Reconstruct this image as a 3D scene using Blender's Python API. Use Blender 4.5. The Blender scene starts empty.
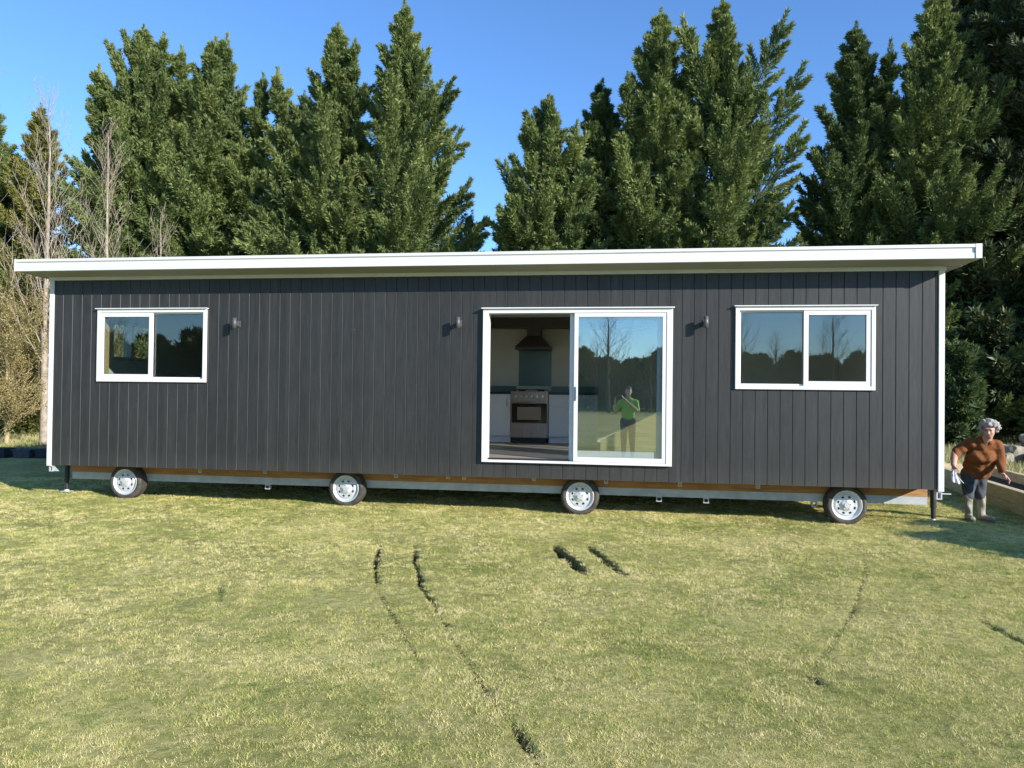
import bpy, bmesh, math, random
import numpy as np
from mathutils import Vector, Matrix

random.seed(7)
rng = np.random.default_rng(11)
sc = bpy.context.scene
COL = sc.collection
GZ = -0.50          # lawn level; z = 0 is the lower edge of the cladding
H = 2.65            # height of the cladding
CAM = Vector((8.123, -9.590, 1.102))
SUN = Vector((1.5, -1.0, 0.68)).normalized()

# ------------------------------------------------------------------ materials
def new_mat(name):
    m = bpy.data.materials.new(name)
    m.use_nodes = True
    nt = m.node_tree
    return m, nt, nt.nodes['Principled BSDF']

def rgba(c):
    return (c[0], c[1], c[2], 1.0)

def mat(name, col, rough=0.6, metal=0.0, col2=None, scale=6.0, bump=0.0, bscale=40.0, spec=0.5, stretch=(1, 1, 1)):
    m, nt, b = new_mat(name)
    N, L = nt.nodes, nt.links
    b.inputs['Roughness'].default_value = rough
    b.inputs['Metallic'].default_value = metal
    b.inputs['Specular IOR Level'].default_value = spec
    b.inputs['Base Color'].default_value = rgba(col)
    tc = N.new('ShaderNodeTexCoord'); mp = N.new('ShaderNodeMapping')
    mp.inputs['Scale'].default_value = stretch
    L.new(tc.outputs['Object'], mp.inputs['Vector'])
    if col2 is not None:
        n = N.new('ShaderNodeTexNoise'); n.inputs['Scale'].default_value = scale
        n.inputs['Detail'].default_value = 6; n.inputs['Roughness'].default_value = 0.65
        r = N.new('ShaderNodeValToRGB')
        r.color_ramp.elements[0].position = 0.35; r.color_ramp.elements[0].color = rgba(col)
        r.color_ramp.elements[1].position = 0.65; r.color_ramp.elements[1].color = rgba(col2)
        L.new(mp.outputs[0], n.inputs['Vector']); L.new(n.outputs['Fac'], r.inputs[0]); L.new(r.outputs[0], b.inputs['Base Color'])
    if bump > 0:
        n = N.new('ShaderNodeTexNoise'); n.inputs['Scale'].default_value = bscale; n.inputs['Detail'].default_value = 5
        bp = N.new('ShaderNodeBump'); bp.inputs['Strength'].default_value = bump; bp.inputs['Distance'].default_value = 0.01
        L.new(mp.outputs[0], n.inputs['Vector']); L.new(n.outputs['Fac'], bp.inputs['Height']); L.new(bp.outputs[0], b.inputs['Normal'])
    return m

def mat_cladding():
    m, nt, b = new_mat('charcoal_stained_plywood')
    N, L = nt.nodes, nt.links
    tc = N.new('ShaderNodeTexCoord')
    mp = N.new('ShaderNodeMapping'); mp.inputs['Scale'].default_value = (9, 9, 0.9)
    L.new(tc.outputs['Object'], mp.inputs['Vector'])
    n = N.new('ShaderNodeTexNoise'); n.inputs['Scale'].default_value = 3.0; n.inputs['Detail'].default_value = 9; n.inputs['Roughness'].default_value = 0.7
    n.inputs['Distortion'].default_value = 0.6
    L.new(mp.outputs[0], n.inputs['Vector'])
    r = N.new('ShaderNodeValToRGB')
    r.color_ramp.elements[0].position = 0.3; r.color_ramp.elements[0].color = (0.0165, 0.0171, 0.0160, 1)
    r.color_ramp.elements[1].position = 0.72; r.color_ramp.elements[1].color = (0.0360, 0.0367, 0.0340, 1)
    L.new(n.outputs['Fac'], r.inputs[0])
    # board to board variation
    sx = N.new('ShaderNodeSeparateXYZ'); L.new(tc.outputs['Object'], sx.inputs[0])
    dv = N.new('ShaderNodeMath'); dv.operation = 'MULTIPLY'; dv.inputs[1].default_value = 1 / 0.15; L.new(sx.outputs['X'], dv.inputs[0])
    fl = N.new('ShaderNodeMath'); fl.operation = 'FLOOR'; L.new(dv.outputs[0], fl.inputs[0])
    wn = N.new('ShaderNodeTexWhiteNoise'); wn.noise_dimensions = '1D'; L.new(fl.outputs[0], wn.inputs['W'])
    mr = N.new('ShaderNodeMapRange'); mr.inputs['To Min'].default_value = 0.86; mr.inputs['To Max'].default_value = 1.12; L.new(wn.outputs['Value'], mr.inputs['Value'])
    mx = N.new('ShaderNodeMix'); mx.data_type = 'RGBA'; mx.blend_type = 'MULTIPLY'; mx.inputs['Factor'].default_value = 1
    L.new(r.outputs[0], mx.inputs['A'])
    cb = N.new('ShaderNodeCombineXYZ')
    for i in range(3): L.new(mr.outputs[0], cb.inputs[i])
    L.new(cb.outputs[0], mx.inputs['B'])
    # chips and scuffs: sparse pale flecks
    v = N.new('ShaderNodeTexVoronoi'); v.inputs['Scale'].default_value = 1.15; v.inputs['Randomness'].default_value = 1
    mp2 = N.new('ShaderNodeMapping'); mp2.inputs['Scale'].default_value = (1, 0.01, 0.7); mp2.inputs['Location'].default_value = (3.3, 0, 1.7)
    L.new(tc.outputs['Object'], mp2.inputs['Vector']); L.new(mp2.outputs[0], v.inputs['Vector'])
    n3 = N.new('ShaderNodeTexNoise'); n3.inputs['Scale'].default_value = 30; L.new(tc.outputs['Object'], n3.inputs['Vector'])
    ad = N.new('ShaderNodeMath'); ad.operation = 'MULTIPLY_ADD'; ad.inputs[1].default_value = 0.08; L.new(n3.outputs['Fac'], ad.inputs[0]); L.new(v.outputs['Distance'], ad.inputs[2])
    lt = N.new('ShaderNodeMath'); lt.operation = 'LESS_THAN'; lt.inputs[1].default_value = 0.062; L.new(ad.outputs[0], lt.inputs[0])
    fm = N.new('ShaderNodeMath'); fm.operation = 'MULTIPLY'; fm.inputs[1].default_value = 0.6; L.new(lt.outputs[0], fm.inputs[0])
    m2 = N.new('ShaderNodeMix'); m2.data_type = 'RGBA'; m2.inputs['B'].default_value = (0.35, 0.36, 0.34, 1)
    L.new(fm.outputs[0], m2.inputs['Factor']); L.new(mx.outputs['Result'], m2.inputs['A'])
    # dried mud splash along the lower boards
    mz = N.new('ShaderNodeMapRange'); mz.inputs['From Min'].default_value = 0.75; mz.inputs['From Max'].default_value = 0.35; mz.inputs['To Min'].default_value = 0.0; mz.inputs['To Max'].default_value = 0.26
    n5 = N.new('ShaderNodeTexNoise'); n5.inputs['Scale'].default_value = 5; n5.inputs['Detail'].default_value = 8; L.new(tc.outputs['Object'], n5.inputs['Vector'])
    L.new(sx.outputs['Z'], mz.inputs['Value'])
    mm_ = N.new('ShaderNodeMath'); mm_.operation = 'MULTIPLY'; L.new(mz.outputs[0], mm_.inputs[0]); L.new(n5.outputs['Fac'], mm_.inputs[1])
    m3 = N.new('ShaderNodeMix'); m3.data_type = 'RGBA'; m3.inputs['B'].default_value = (0.16, 0.14, 0.10, 1)
    L.new(mm_.outputs[0], m3.inputs['Factor']); L.new(m2.outputs['Result'], m3.inputs['A'])
    L.new(m3.outputs['Result'], b.inputs['Base Color'])
    b.inputs['Roughness'].default_value = 0.5
    b.inputs['Specular IOR Level'].default_value = 0.5
    bp = N.new('ShaderNodeBump'); bp.inputs['Strength'].default_value = 0.35; bp.inputs['Distance'].default_value = 0.004
    L.new(n.outputs['Fac'], bp.inputs['Height']); L.new(bp.outputs[0], b.inputs['Normal'])
    return m

def mat_glass(name='window_glass', base=0.10, tint=(0.80, 0.86, 0.84)):
    m, nt, b = new_mat(name)
    N, L = nt.nodes, nt.links
    N.remove(b)
    out = N['Material Output']
    tr = N.new('ShaderNodeBsdfTransparent'); tr.inputs['Color'].default_value = rgba(tint)
    gl = N.new('ShaderNodeBsdfGlossy'); gl.inputs['Roughness'].default_value = 0.0; gl.inputs['Color'].default_value = (1, 1, 1, 1)
    lw = N.new('ShaderNodeLayerWeight'); lw.inputs['Blend'].default_value = 0.5
    pw = N.new('ShaderNodeMath'); pw.operation = 'POWER'; pw.inputs[1].default_value = 4.0; L.new(lw.outputs['Facing'], pw.inputs[0])
    ma = N.new('ShaderNodeMath'); ma.operation = 'MULTIPLY_ADD'; ma.inputs[1].default_value = 0.7; ma.inputs[2].default_value = base; L.new(pw.outputs[0], ma.inputs[0])
    mx = N.new('ShaderNodeMixShader'); L.new(ma.outputs[0], mx.inputs[0]); L.new(tr.outputs[0], mx.inputs[1]); L.new(gl.outputs[0], mx.inputs[2])
    # toughened panes are never quite flat
    tc = N.new('ShaderNodeTexCoord'); n = N.new('ShaderNodeTexNoise'); n.inputs['Scale'].default_value = 1.6; n.inputs['Detail'].default_value = 1
    bp = N.new('ShaderNodeBump'); bp.inputs['Strength'].default_value = 0.03; bp.inputs['Distance'].default_value = 0.008
    L.new(tc.outputs['Object'], n.inputs['Vector']); L.new(n.outputs['Fac'], bp.inputs['Height']); L.new(bp.outputs[0], gl.inputs['Normal'])
    L.new(mx.outputs[0], out.inputs['Surface'])
    return m

def mat_attr(name, stops, rough=0.7, trans=0.0, noise=None, spec=0.3):
    """colour from the per-face attribute 'rnd' mixed with a world noise"""
    m, nt, b = new_mat(name)
    N, L = nt.nodes, nt.links
    at = N.new('ShaderNodeAttribute'); at.attribute_name = 'rnd'
    val = at.outputs['Fac']
    if noise:
        tc = N.new('ShaderNodeTexCoord'); n = N.new('ShaderNodeTexNoise'); n.inputs['Scale'].default_value = noise[0]; n.inputs['Detail'].default_value = 5
        L.new(tc.outputs['Object'], n.inputs['Vector'])
        mr = N.new('ShaderNodeMapRange'); mr.inputs['From Min'].default_value = 0.3; mr.inputs['From Max'].default_value = 0.7; L.new(n.outputs['Fac'], mr.inputs['Value'])
        mx = N.new('ShaderNodeMix'); mx.inputs['Factor'].default_value = noise[1]
        L.new(val, mx.inputs['A']); L.new(mr.outputs[0], mx.inputs['B']); val = mx.outputs['Result']
    r = N.new('ShaderNodeValToRGB')
    while len(r.color_ramp.elements) < len(stops): r.color_ramp.elements.new(0.5)
    for e, (p, c) in zip(r.color_ramp.elements, stops):
        e.position = p; e.color = rgba(c)
    L.new(val, r.inputs[0]); L.new(r.outputs[0], b.inputs['Base Color'])
    b.inputs['Roughness'].default_value = rough; b.inputs['Specular IOR Level'].default_value = spec
    if trans > 0:
        tl = N.new('ShaderNodeBsdfTranslucent'); L.new(r.outputs[0], tl.inputs['Color'])
        ms = N.new('ShaderNodeMixShader'); ms.inputs[0].default_value = trans
        L.new(b.outputs[0], ms.inputs[1]); L.new(tl.outputs[0], ms.inputs[2]); L.new(ms.outputs[0], N['Material Output'].inputs['Surface'])
    return m

def mat_lawn():
    m, nt, b = new_mat('lawn_soil_and_thatch')
    N, L = nt.nodes, nt.links
    tc = N.new('ShaderNodeTexCoord')
    def noise(s, d=6, r=0.6):
        n = N.new('ShaderNodeTexNoise'); n.inputs['Scale'].default_value = s; n.inputs['Detail'].default_value = d; n.inputs['Roughness'].default_value = r
        L.new(tc.outputs['Object'], n.inputs['Vector']); return n
    a = noise(0.9); c = noise(16, 8, 0.75)
    mx = N.new('ShaderNodeMix'); mx.inputs['Factor'].default_value = 0.6; L.new(a.outputs['Fac'], mx.inputs['A']); L.new(c.outputs['Fac'], mx.inputs['B'])
    r = N.new('ShaderNodeValToRGB'); r.color_ramp.elements.new(0.5)
    for e, (p, col) in zip(r.color_ramp.elements, [(0.36, (0.15, 0.17, 0.045)), (0.5, (0.33, 0.31, 0.10)), (0.64, (0.60, 0.52, 0.22))]):
        e.position = p; e.color = rgba(col)
    L.new(mx.outputs['Result'], r.inputs[0])
    at = N.new('ShaderNodeAttribute'); at.attribute_name = 'bare'
    m2 = N.new('ShaderNodeMix'); m2.data_type = 'RGBA'; m2.inputs['B'].default_value = (0.055, 0.046, 0.024, 1)
    L.new(at.outputs['Fac'], m2.inputs['Factor']); L.new(r.outputs[0], m2.inputs['A']); L.new(m2.outputs['Result'], b.inputs['Base Color'])
    b.inputs['Roughness'].default_value = 0.95; b.inputs['Specular IOR Level'].default_value = 0.1
    bp = N.new('ShaderNodeBump'); bp.inputs['Strength'].default_value = 0.9; bp.inputs['Distance'].default_value = 0.03
    L.new(c.outputs['Fac'], bp.inputs['Height']); L.new(bp.outputs[0], b.inputs['Normal'])
    return m

M = dict(
    clad=mat_cladding(),
    white=mat('white_powder_coat', (0.70, 0.70, 0.69), 0.35, col2=(0.65, 0.65, 0.64), scale=3),
    fascia=mat('white_fascia_metal', (0.66, 0.66, 0.65), 0.4, col2=(0.60, 0.60, 0.59), scale=2.0, stretch=(0.3, 1, 6)),
    trim=mat('white_painted_trim', (0.66, 0.66, 0.65), 0.5, col2=(0.60, 0.60, 0.59), scale=4),
    soffit=mat('soffit_board', (0.36, 0.37, 0.36), 0.7, col2=(0.32, 0.33, 0.32), scale=3),
    roof=mat('grey_roof_steel', (0.25, 0.26, 0.27), 0.4, 0.6),
    pine=mat('treated_pine', (0.44, 0.24, 0.085), 0.75, col2=(0.30, 0.14, 0.05), scale=3.5, stretch=(1.0, 6, 9), bump=0.3),
    palepine=mat('pale_pine_sleeper', (0.74, 0.60, 0.36), 0.8, col2=(0.54, 0.42, 0.23), scale=4, stretch=(9, 0.9, 6), bump=0.5, bscale=30),
    reveal=mat('pine_reveal', (0.62, 0.42, 0.20), 0.7, col2=(0.5, 0.31, 0.13), scale=8),
    galv=mat('galvanised_steel', (0.50, 0.52, 0.52), 0.5, 0.25, col2=(0.36, 0.38, 0.38), scale=5, bump=0.1),
    rim=mat('galvanised_wheel_rim', (0.74, 0.76, 0.77), 0.38, 0.35, col2=(0.58, 0.61, 0.63), scale=28),
    tyre=mat('tyre_rubber', (0.028, 0.027, 0.026), 0.8, col2=(0.085, 0.075, 0.060), scale=12, bump=0.3, bscale=60),
    black=mat('black_steel', (0.02, 0.02, 0.021), 0.5),
    zinc=mat('zinc_plate', (0.62, 0.64, 0.65), 0.4, 0.4),
    lamp=mat('dark_brushed_steel', (0.10, 0.10, 0.105), 0.5, 0.3),
    plaster=mat('interior_wall_paint', (0.76, 0.75, 0.70), 0.8, col2=(0.72, 0.71, 0.66), scale=2),
    ceil=mat('ceiling_panel', (0.7, 0.7, 0.67), 0.8),
    vinyl=mat('grey_plank_floor', (0.46, 0.40, 0.33), 0.45, col2=(0.26, 0.23, 0.20), scale=3, stretch=(0.6, 8, 1)),
    cab=mat('white_cabinet_front', (0.84, 0.85, 0.86), 0.4, col2=(0.80, 0.81, 0.82), scale=2),
    bench=mat('dark_benchtop', (0.03, 0.035, 0.045), 0.35),
    splash=mat('teal_splashback', (0.16, 0.27, 0.29), 0.2, col2=(0.14, 0.24, 0.26), scale=2),
    steel=mat('stainless_steel', (0.44, 0.36, 0.30), 0.35, 0.65, col2=(0.34, 0.28, 0.24), scale=3, stretch=(12, 1, 1)),
    hood=mat('hood_steel', (0.10, 0.085, 0.08), 0.4, 0.5),
    ovenglass=mat('oven_glass', (0.012, 0.012, 0.013), 0.08),
    ovenlit=mat('oven_window_lit', (0.35, 0.26, 0.19), 0.35),  # pale warm tone paints the lit look of the oven window
    chrome=mat('chrome', (0.75, 0.75, 0.76), 0.15, 1.0),
    glass=mat_glass(),
    glass2=mat_glass('door_glass', 0.17, (0.92, 0.96, 0.95)),
    sunpatch=mat('sun_patch_board', (0.70, 0.53, 0.30), 0.7, col2=(0.60, 0.44, 0.24), scale=3, stretch=(1, 1, 6)),  # colour of the added wedge that stands in for a sunlit patch
    skin=mat('skin', (0.56, 0.32, 0.24), 0.55, col2=(0.50, 0.27, 0.20), scale=14),
    lips=mat('lip_skin', (0.36, 0.13, 0.11), 0.5),
    eye=mat('eye', (0.05, 0.04, 0.04), 0.2),
    hair=mat('grey_hair', (0.40, 0.375, 0.34), 0.9, col2=(0.27, 0.25, 0.23), scale=38, bump=0.9, bscale=90),
    darkhair=mat('dark_hair', (0.05, 0.035, 0.025), 0.7),
    rust=mat('rust_brown_knit', (0.20, 0.068, 0.014), 0.9, col2=(0.17, 0.056, 0.011), scale=26, bump=0.6, bscale=120),
    jeans=mat('slate_grey_trousers', (0.036, 0.042, 0.050), 0.85, col2=(0.068, 0.078, 0.085), scale=9, bump=0.4),
    boot=mat('khaki_gumboot', (0.30, 0.27, 0.19), 0.6, col2=(0.22, 0.20, 0.14), scale=10),
    sole=mat('boot_sole', (0.14, 0.12, 0.09), 0.8),
    cloth=mat('white_rag', (0.70, 0.72, 0.76), 0.9, col2=(0.55, 0.58, 0.62), scale=18),
    vest=mat('green_work_shirt', (0.34, 0.70, 0.05), 0.7, col2=(0.24, 0.55, 0.05), scale=8),
    navy=mat('dark_trousers', (0.02, 0.022, 0.028), 0.85),
    rubble=mat('broken_concrete', (0.34, 0.30, 0.22), 0.95, col2=(0.17, 0.15, 0.105), scale=5, bump=0.8, bscale=14),
    blue=mat('blue_grey_plastic', (0.030, 0.050, 0.055), 0.8, col2=(0.018, 0.026, 0.028), scale=5),
    tubgrey=mat('grey_plastic', (0.10, 0.10, 0.10), 0.8, col2=(0.06, 0.06, 0.06), scale=5),
    soil=mat('garden_soil', (0.07, 0.05, 0.03), 0.95, col2=(0.04, 0.03, 0.02), scale=12, bump=0.8),
    bark=mat('conifer_bark', (0.10, 0.065, 0.045), 0.95, col2=(0.06, 0.04, 0.028), scale=12, stretch=(1, 1, 0.2), bump=0.8),
    palebark=mat('pale_bark', (0.42, 0.35, 0.27), 0.85, col2=(0.22, 0.18, 0.13), scale=9, bump=0.5),
    twig=mat('tan_twigs', (0.46, 0.38, 0.20), 0.85, col2=(0.30, 0.24, 0.12), scale=7),
    darktwig=mat('brown_twigs', (0.10, 0.075, 0.06), 0.9),
)
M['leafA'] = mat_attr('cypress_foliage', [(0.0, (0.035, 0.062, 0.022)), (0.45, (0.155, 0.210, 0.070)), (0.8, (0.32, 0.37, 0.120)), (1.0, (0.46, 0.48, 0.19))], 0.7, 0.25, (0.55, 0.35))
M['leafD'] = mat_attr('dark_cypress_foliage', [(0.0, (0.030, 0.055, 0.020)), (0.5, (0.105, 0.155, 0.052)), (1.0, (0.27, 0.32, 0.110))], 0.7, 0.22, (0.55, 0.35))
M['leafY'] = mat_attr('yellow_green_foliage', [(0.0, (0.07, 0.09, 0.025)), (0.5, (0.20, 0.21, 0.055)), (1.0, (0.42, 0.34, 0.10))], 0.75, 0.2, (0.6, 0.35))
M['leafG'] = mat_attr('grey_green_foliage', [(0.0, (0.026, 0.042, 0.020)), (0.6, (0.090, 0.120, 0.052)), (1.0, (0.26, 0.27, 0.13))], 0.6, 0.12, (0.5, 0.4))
M['grass'] = mat_attr('grass_blades', [(0.0, (0.10, 0.16, 0.032)), (0.26, (0.30, 0.37, 0.080)), (0.52, (0.70, 0.65, 0.22)), (1.0, (1.0, 0.85, 0.48))], 0.6, 0.28, (2.2, 0.10), 0.25)
M['drygrass'] = mat_attr('dry_grass_blades', [(0.0, (0.16, 0.20, 0.06)), (0.5, (0.42, 0.40, 0.17)), (1.0, (0.70, 0.60, 0.34))], 0.7, 0.2, (0.5, 0.4))
M['bud'] = mat_attr('dry_buds', [(0.0, (0.11, 0.11, 0.035)), (0.5, (0.32, 0.26, 0.10)), (1.0, (0.56, 0.45, 0.21))], 0.7, 0.25)
M['lawn'] = mat_lawn()

# ------------------------------------------------------------------ helpers
def set_tag(o, label=None, cat=None, group=None, kind=None):
    if label: o['label'] = label
    if cat: o['category'] = cat
    if group: o['group'] = group
    if kind: o['kind'] = kind
    return o

def empty(name, loc, label, cat, group=None, rz=0.0):
    o = bpy.data.objects.new(name, None); COL.objects.link(o)
    o.location = loc; o.rotation_euler = (0, 0, rz); o.empty_display_size = 0.2
    return set_tag(o, label, cat, group)

def link(name, me, m, parent=None, smooth=False, world=True):
    """mesh given in world coordinates; the origin is moved to the parent's place"""
    o = bpy.data.objects.new(name, me); COL.objects.link(o)
    for mm in (m if isinstance(m, (list, tuple)) else [m]): me.materials.append(mm)
    if smooth:
        me.polygons.foreach_set('use_smooth', [True] * len(me.polygons))
    if parent is not None:
        o.parent = parent
        if world:
            root = parent
            off = Vector((0, 0, 0))
            q = parent
            while q is not None:
                off += q.location; q = q.parent
            me.transform(Matrix.Translation(-off))
    return o

def fastmesh(name, verts, faces, rnd=None):
    verts = np.asarray(verts, dtype=np.float32); faces = np.asarray(faces, dtype=np.int32)
    me = bpy.data.meshes.new(name)
    nf, k = faces.shape
    me.vertices.add(len(verts)); me.vertices.foreach_set('co', verts.ravel())
    me.loops.add(nf * k); me.loops.foreach_set('vertex_index', faces.ravel())
    me.polygons.add(nf)
    me.polygons.foreach_set('loop_start', np.arange(0, nf * k, k, dtype=np.int32))
    try: me.polygons.foreach_set('loop_total', np.full(nf, k, dtype=np.int32))
    except Exception: pass
    me.update(calc_edges=True)
    if rnd is not None:
        a = me.attributes.new('rnd', 'FLOAT', 'FACE'); a.data.foreach_set('value', np.asarray(rnd, dtype=np.float32))
    return me

class MB:
    """collects shapes and links them as one mesh object"""
    def __init__(self): self.bm = bmesh.new()
    def box(self, x0, x1, y0, y1, z0, z1, bev=0.0, rot=None):
        r = bmesh.ops.create_cube(self.bm, size=1.0)
        vs = r['verts']
        bmesh.ops.scale(self.bm, vec=(x1 - x0, y1 - y0, z1 - z0), verts=vs)
        if bev > 0:
            es = list({e for v in vs for e in v.link_edges})
            rr = bmesh.ops.bevel(self.bm, geom=es, offset=bev, segments=2, affect='EDGES', profile=0.5)
            vs = list({v for f in rr['faces'] for v in f.verts} | {v for v in vs if v.is_valid})
        if rot is not None: bmesh.ops.rotate(self.bm, cent=(0, 0, 0), matrix=rot, verts=vs)
        bmesh.ops.translate(self.bm, vec=((x0 + x1) / 2, (y0 + y1) / 2, (z0 + z1) / 2), verts=vs)
        return self
    def cyl(self, p0, p1, r0, r1=None, seg=16, caps=True):
        p0, p1 = Vector(p0), Vector(p1); r1 = r0 if r1 is None else r1
        d = p1 - p0
        mt = Matrix.Translation((p0 + p1) / 2) @ d.to_track_quat('Z', 'Y').to_matrix().to_4x4()
        bmesh.ops.create_cone(self.bm, cap_ends=caps, segments=seg, radius1=r0, radius2=r1, depth=d.length, matrix=mt)
        return self
    def lathe(self, prof, cx, cy, cz, seg=40, closed=False):
        """profile (y, r) turned about an axis along Y through (cx, cz)"""
        rings = []
        for (y, r) in prof:
            rings.append([self.bm.verts.new((cx + r * math.cos(2 * math.pi * i / seg), cy + y, cz + r * math.sin(2 * math.pi * i / seg))) for i in range(seg)])
        pairs = list(zip(rings, rings[1:])) + ([(rings[-1], rings[0])] if closed else [])
        for a, b in pairs:
            for i in range(seg):
                j = (i + 1) % seg
                self.bm.faces.new((a[i], a[j], b[j], b[i]))
        return self
    def tube(self, pts, r, seg=8):
        pts = [Vector(p) for p in pts]
        for a, b in zip(pts, pts[1:]): self.cyl(a, b, r, seg=seg)
        return self
    def poly_prism(self, pts, axis, a0, a1):
        """pts: 2D outline, extruded along axis 'x','y' or 'z'"""
        def mk(p, a):
            return {'x': (a, p[0], p[1]), 'y': (p[0], a, p[1]), 'z': (p[0], p[1], a)}[axis]
        A = [self.bm.verts.new(mk(p, a0)) for p in pts]; B = [self.bm.verts.new(mk(p, a1)) for p in pts]
        n = len(pts)
        self.bm.faces.new(A); self.bm.faces.new(B[::-1])
        for i in range(n):
            j = (i + 1) % n
            self.bm.faces.new((A[j], A[i], B[i], B[j]))
        return self
    def build(self, name, m, parent=None, smooth=False):
        bmesh.ops.recalc_face_normals(self.bm, faces=self.bm.faces)
        me = bpy.data.meshes.new(name); self.bm.to_mesh(me); self.bm.free()
        return link(name, me, m, parent, smooth)

def frame_rects(mb, x0, x1, z0, z1, w, y0, y1, wb=None, bev=0.004):
    """rectangular frame of width w (bottom rail wb); pieces butt end to end"""
    wb = w if wb is None else wb
    mb.box(x0, x0 + w, y0, y1, z0, z1, bev); mb.box(x1 - w, x1, y0, y1, z0, z1, bev)
    mb.box(x0 + w, x1 - w, y0, y1, z1 - w, z1, bev); mb.box(x0 + w, x1 - w, y0, y1, z0, z0 + wb, bev)

# ------------------------------------------------------------------ ground
def gheight(x, y):
    z = np.full_like(x, GZ)
    z = z + 0.050 * np.clip((0.9 - x) / 1.6, 0, 1) * np.exp(-((y - 0.4) / 2.2) ** 2)
    z = z + 0.045 * np.clip((x - 11.3) / 0.7, 0, 1) * np.exp(-((y - 0.3) / 2.5) ** 2)
    z = z + 0.012 * np.sin(x * 1.7 + 0.6 * y) * np.sin(y * 1.3 + 1.0) + 0.007 * np.sin(x * 4.1 + 1.3) * np.sin(y * 3.7 - x)
    far = np.clip((y - 5) / 12, 0, 1)
    z = z + far * (0.10 * np.sin(x * 0.55 + 1) + 0.08 * np.sin(y * 0.8 + x * 0.3))
    bank = np.clip((y - 9) / 8, 0, 1) * np.clip((x - 11) / 6, 0, 1)
    return z + 0.25 * bank
RUTS = [  # polyline, half width, depth
    ([(5.66, -2.1), (5.83, -2.75), (6.14, -3.62)], 0.025, 0.06),
    ([(5.99, -1.95), (6.22, -2.75), (6.51, -3.6), (6.86, -4.35)], 0.023, 0.05),
    ([(6.88, -4.40), (7.15, -5.05), (7.37, -5.52), (7.66, -6.1), (7.85, -6.5)], 0.0105, 0.014),
    ([(6.15, -3.7), (6.48, -4.35), (7.03, -5.43)], 0.012, 0.013),
    ([(7.46, -1.75), (7.60, -2.25), (7.86, -2.98)], 0.062, 0.10),
    ([(7.80, -1.68), (7.95, -2.2), (8.18, -2.90)], 0.044, 0.09),
    ([(10.57, -1.65), (10.40, -2.3), (10.11, -3.1), (9.80, -3.9), (9.54, -4.46), (9.22, -5.1)], 0.010, 0.016),
    ([(10.72, -3.74), (10.80, -4.25), (10.86, -4.8)], 0.026, 0.05),
    ([(9.20, -5.1), (9.27, -5.26)], 0.02, 0.03), ([(7.62, -6.02), (7.76, -6.3)], 0.022, 0.045), ([(6.92, -4.5), (6.99, -4.62)], 0.018, 0.03),
    ([(4.9, -3.9), (5.15, -4.35)], 0.016, 0.02),
]
def rutfield(x, y):
    d = np.zeros_like(x); dep = np.zeros_like(x)
    for pts, w, dp in RUTS:
        pts = np.array(pts); cum = np.concatenate([[0], np.cumsum(np.hypot(*np.diff(pts, axis=0).T))]); tot = cum[-1]
        for i in range(len(pts) - 1):
            a, b = pts[i], pts[i + 1]; ab = b - a; L2 = (ab ** 2).sum()
            t = np.clip(((x - a[0]) * ab[0] + (y - a[1]) * ab[1]) / L2, 0, 1)
            dist = np.hypot(x - a[0] - t * ab[0], y - a[1] - t * ab[1])
            s = (cum[i] + t * math.sqrt(L2)) / tot
            wob = 0.95 + 0.18 * np.sin(s * 19 + w * 900) + 0.10 * np.sin(x * 61 + y * 47)
            ww = w * (0.35 + 0.65 * np.sin(np.pi * np.clip(s, 0.03, 0.97)) ** 0.5) * wob
            f = np.clip(1.35 - dist / ww, 0, 1)
            f = f * (0.55 + 0.45 * np.sin(np.pi * s) ** 0.5)
            d = np.maximum(d, f); dep = np.maximum(dep, f * dp)
    return d, dep

def grid_axis(parts):
    out = []
    for a, b, s in parts: out.append(np.arange(a, b, s))
    out.append([parts[-1][1]])
    return np.concatenate(out)
gx = grid_axis([(-400, -60, 40), (-60, -12, 3), (-12, 4.6, 0.2), (4.6, 11.1, 0.028), (11.1, 24, 0.2), (24, 60, 3), (60, 400, 40)])
gy = grid_axis([(-400, -60, 40), (-60, -9, 3), (-9, -6.6, 0.2), (-6.6, -1.5, 0.028), (-1.5, 24, 0.2), (24, 60, 3), (60, 400, 40)])
X, Y = np.meshgrid(gx, gy, indexing='ij')
Rf, Rd = rutfield(X, Y)
Z = gheight(X, Y) - Rd
V = np.stack([X, Y, Z], -1).reshape(-1, 3)
nx, ny = len(gx), len(gy)
I = (np.arange(nx - 1)[:, None] * ny + np.arange(ny - 1)[None, :]).ravel()
F = np.stack([I, I + ny, I + ny + 1, I + 1], -1)
me = fastmesh('ground', V, F)
a = me.attributes.new('bare', 'FLOAT', 'POINT'); a.data.foreach_set('value', np.clip(Rf.ravel() * 1.3, 0, 1).astype(np.float32))
ground = link('ground', me, M['lawn'], smooth=True)
set_tag(ground, kind='structure')

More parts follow.
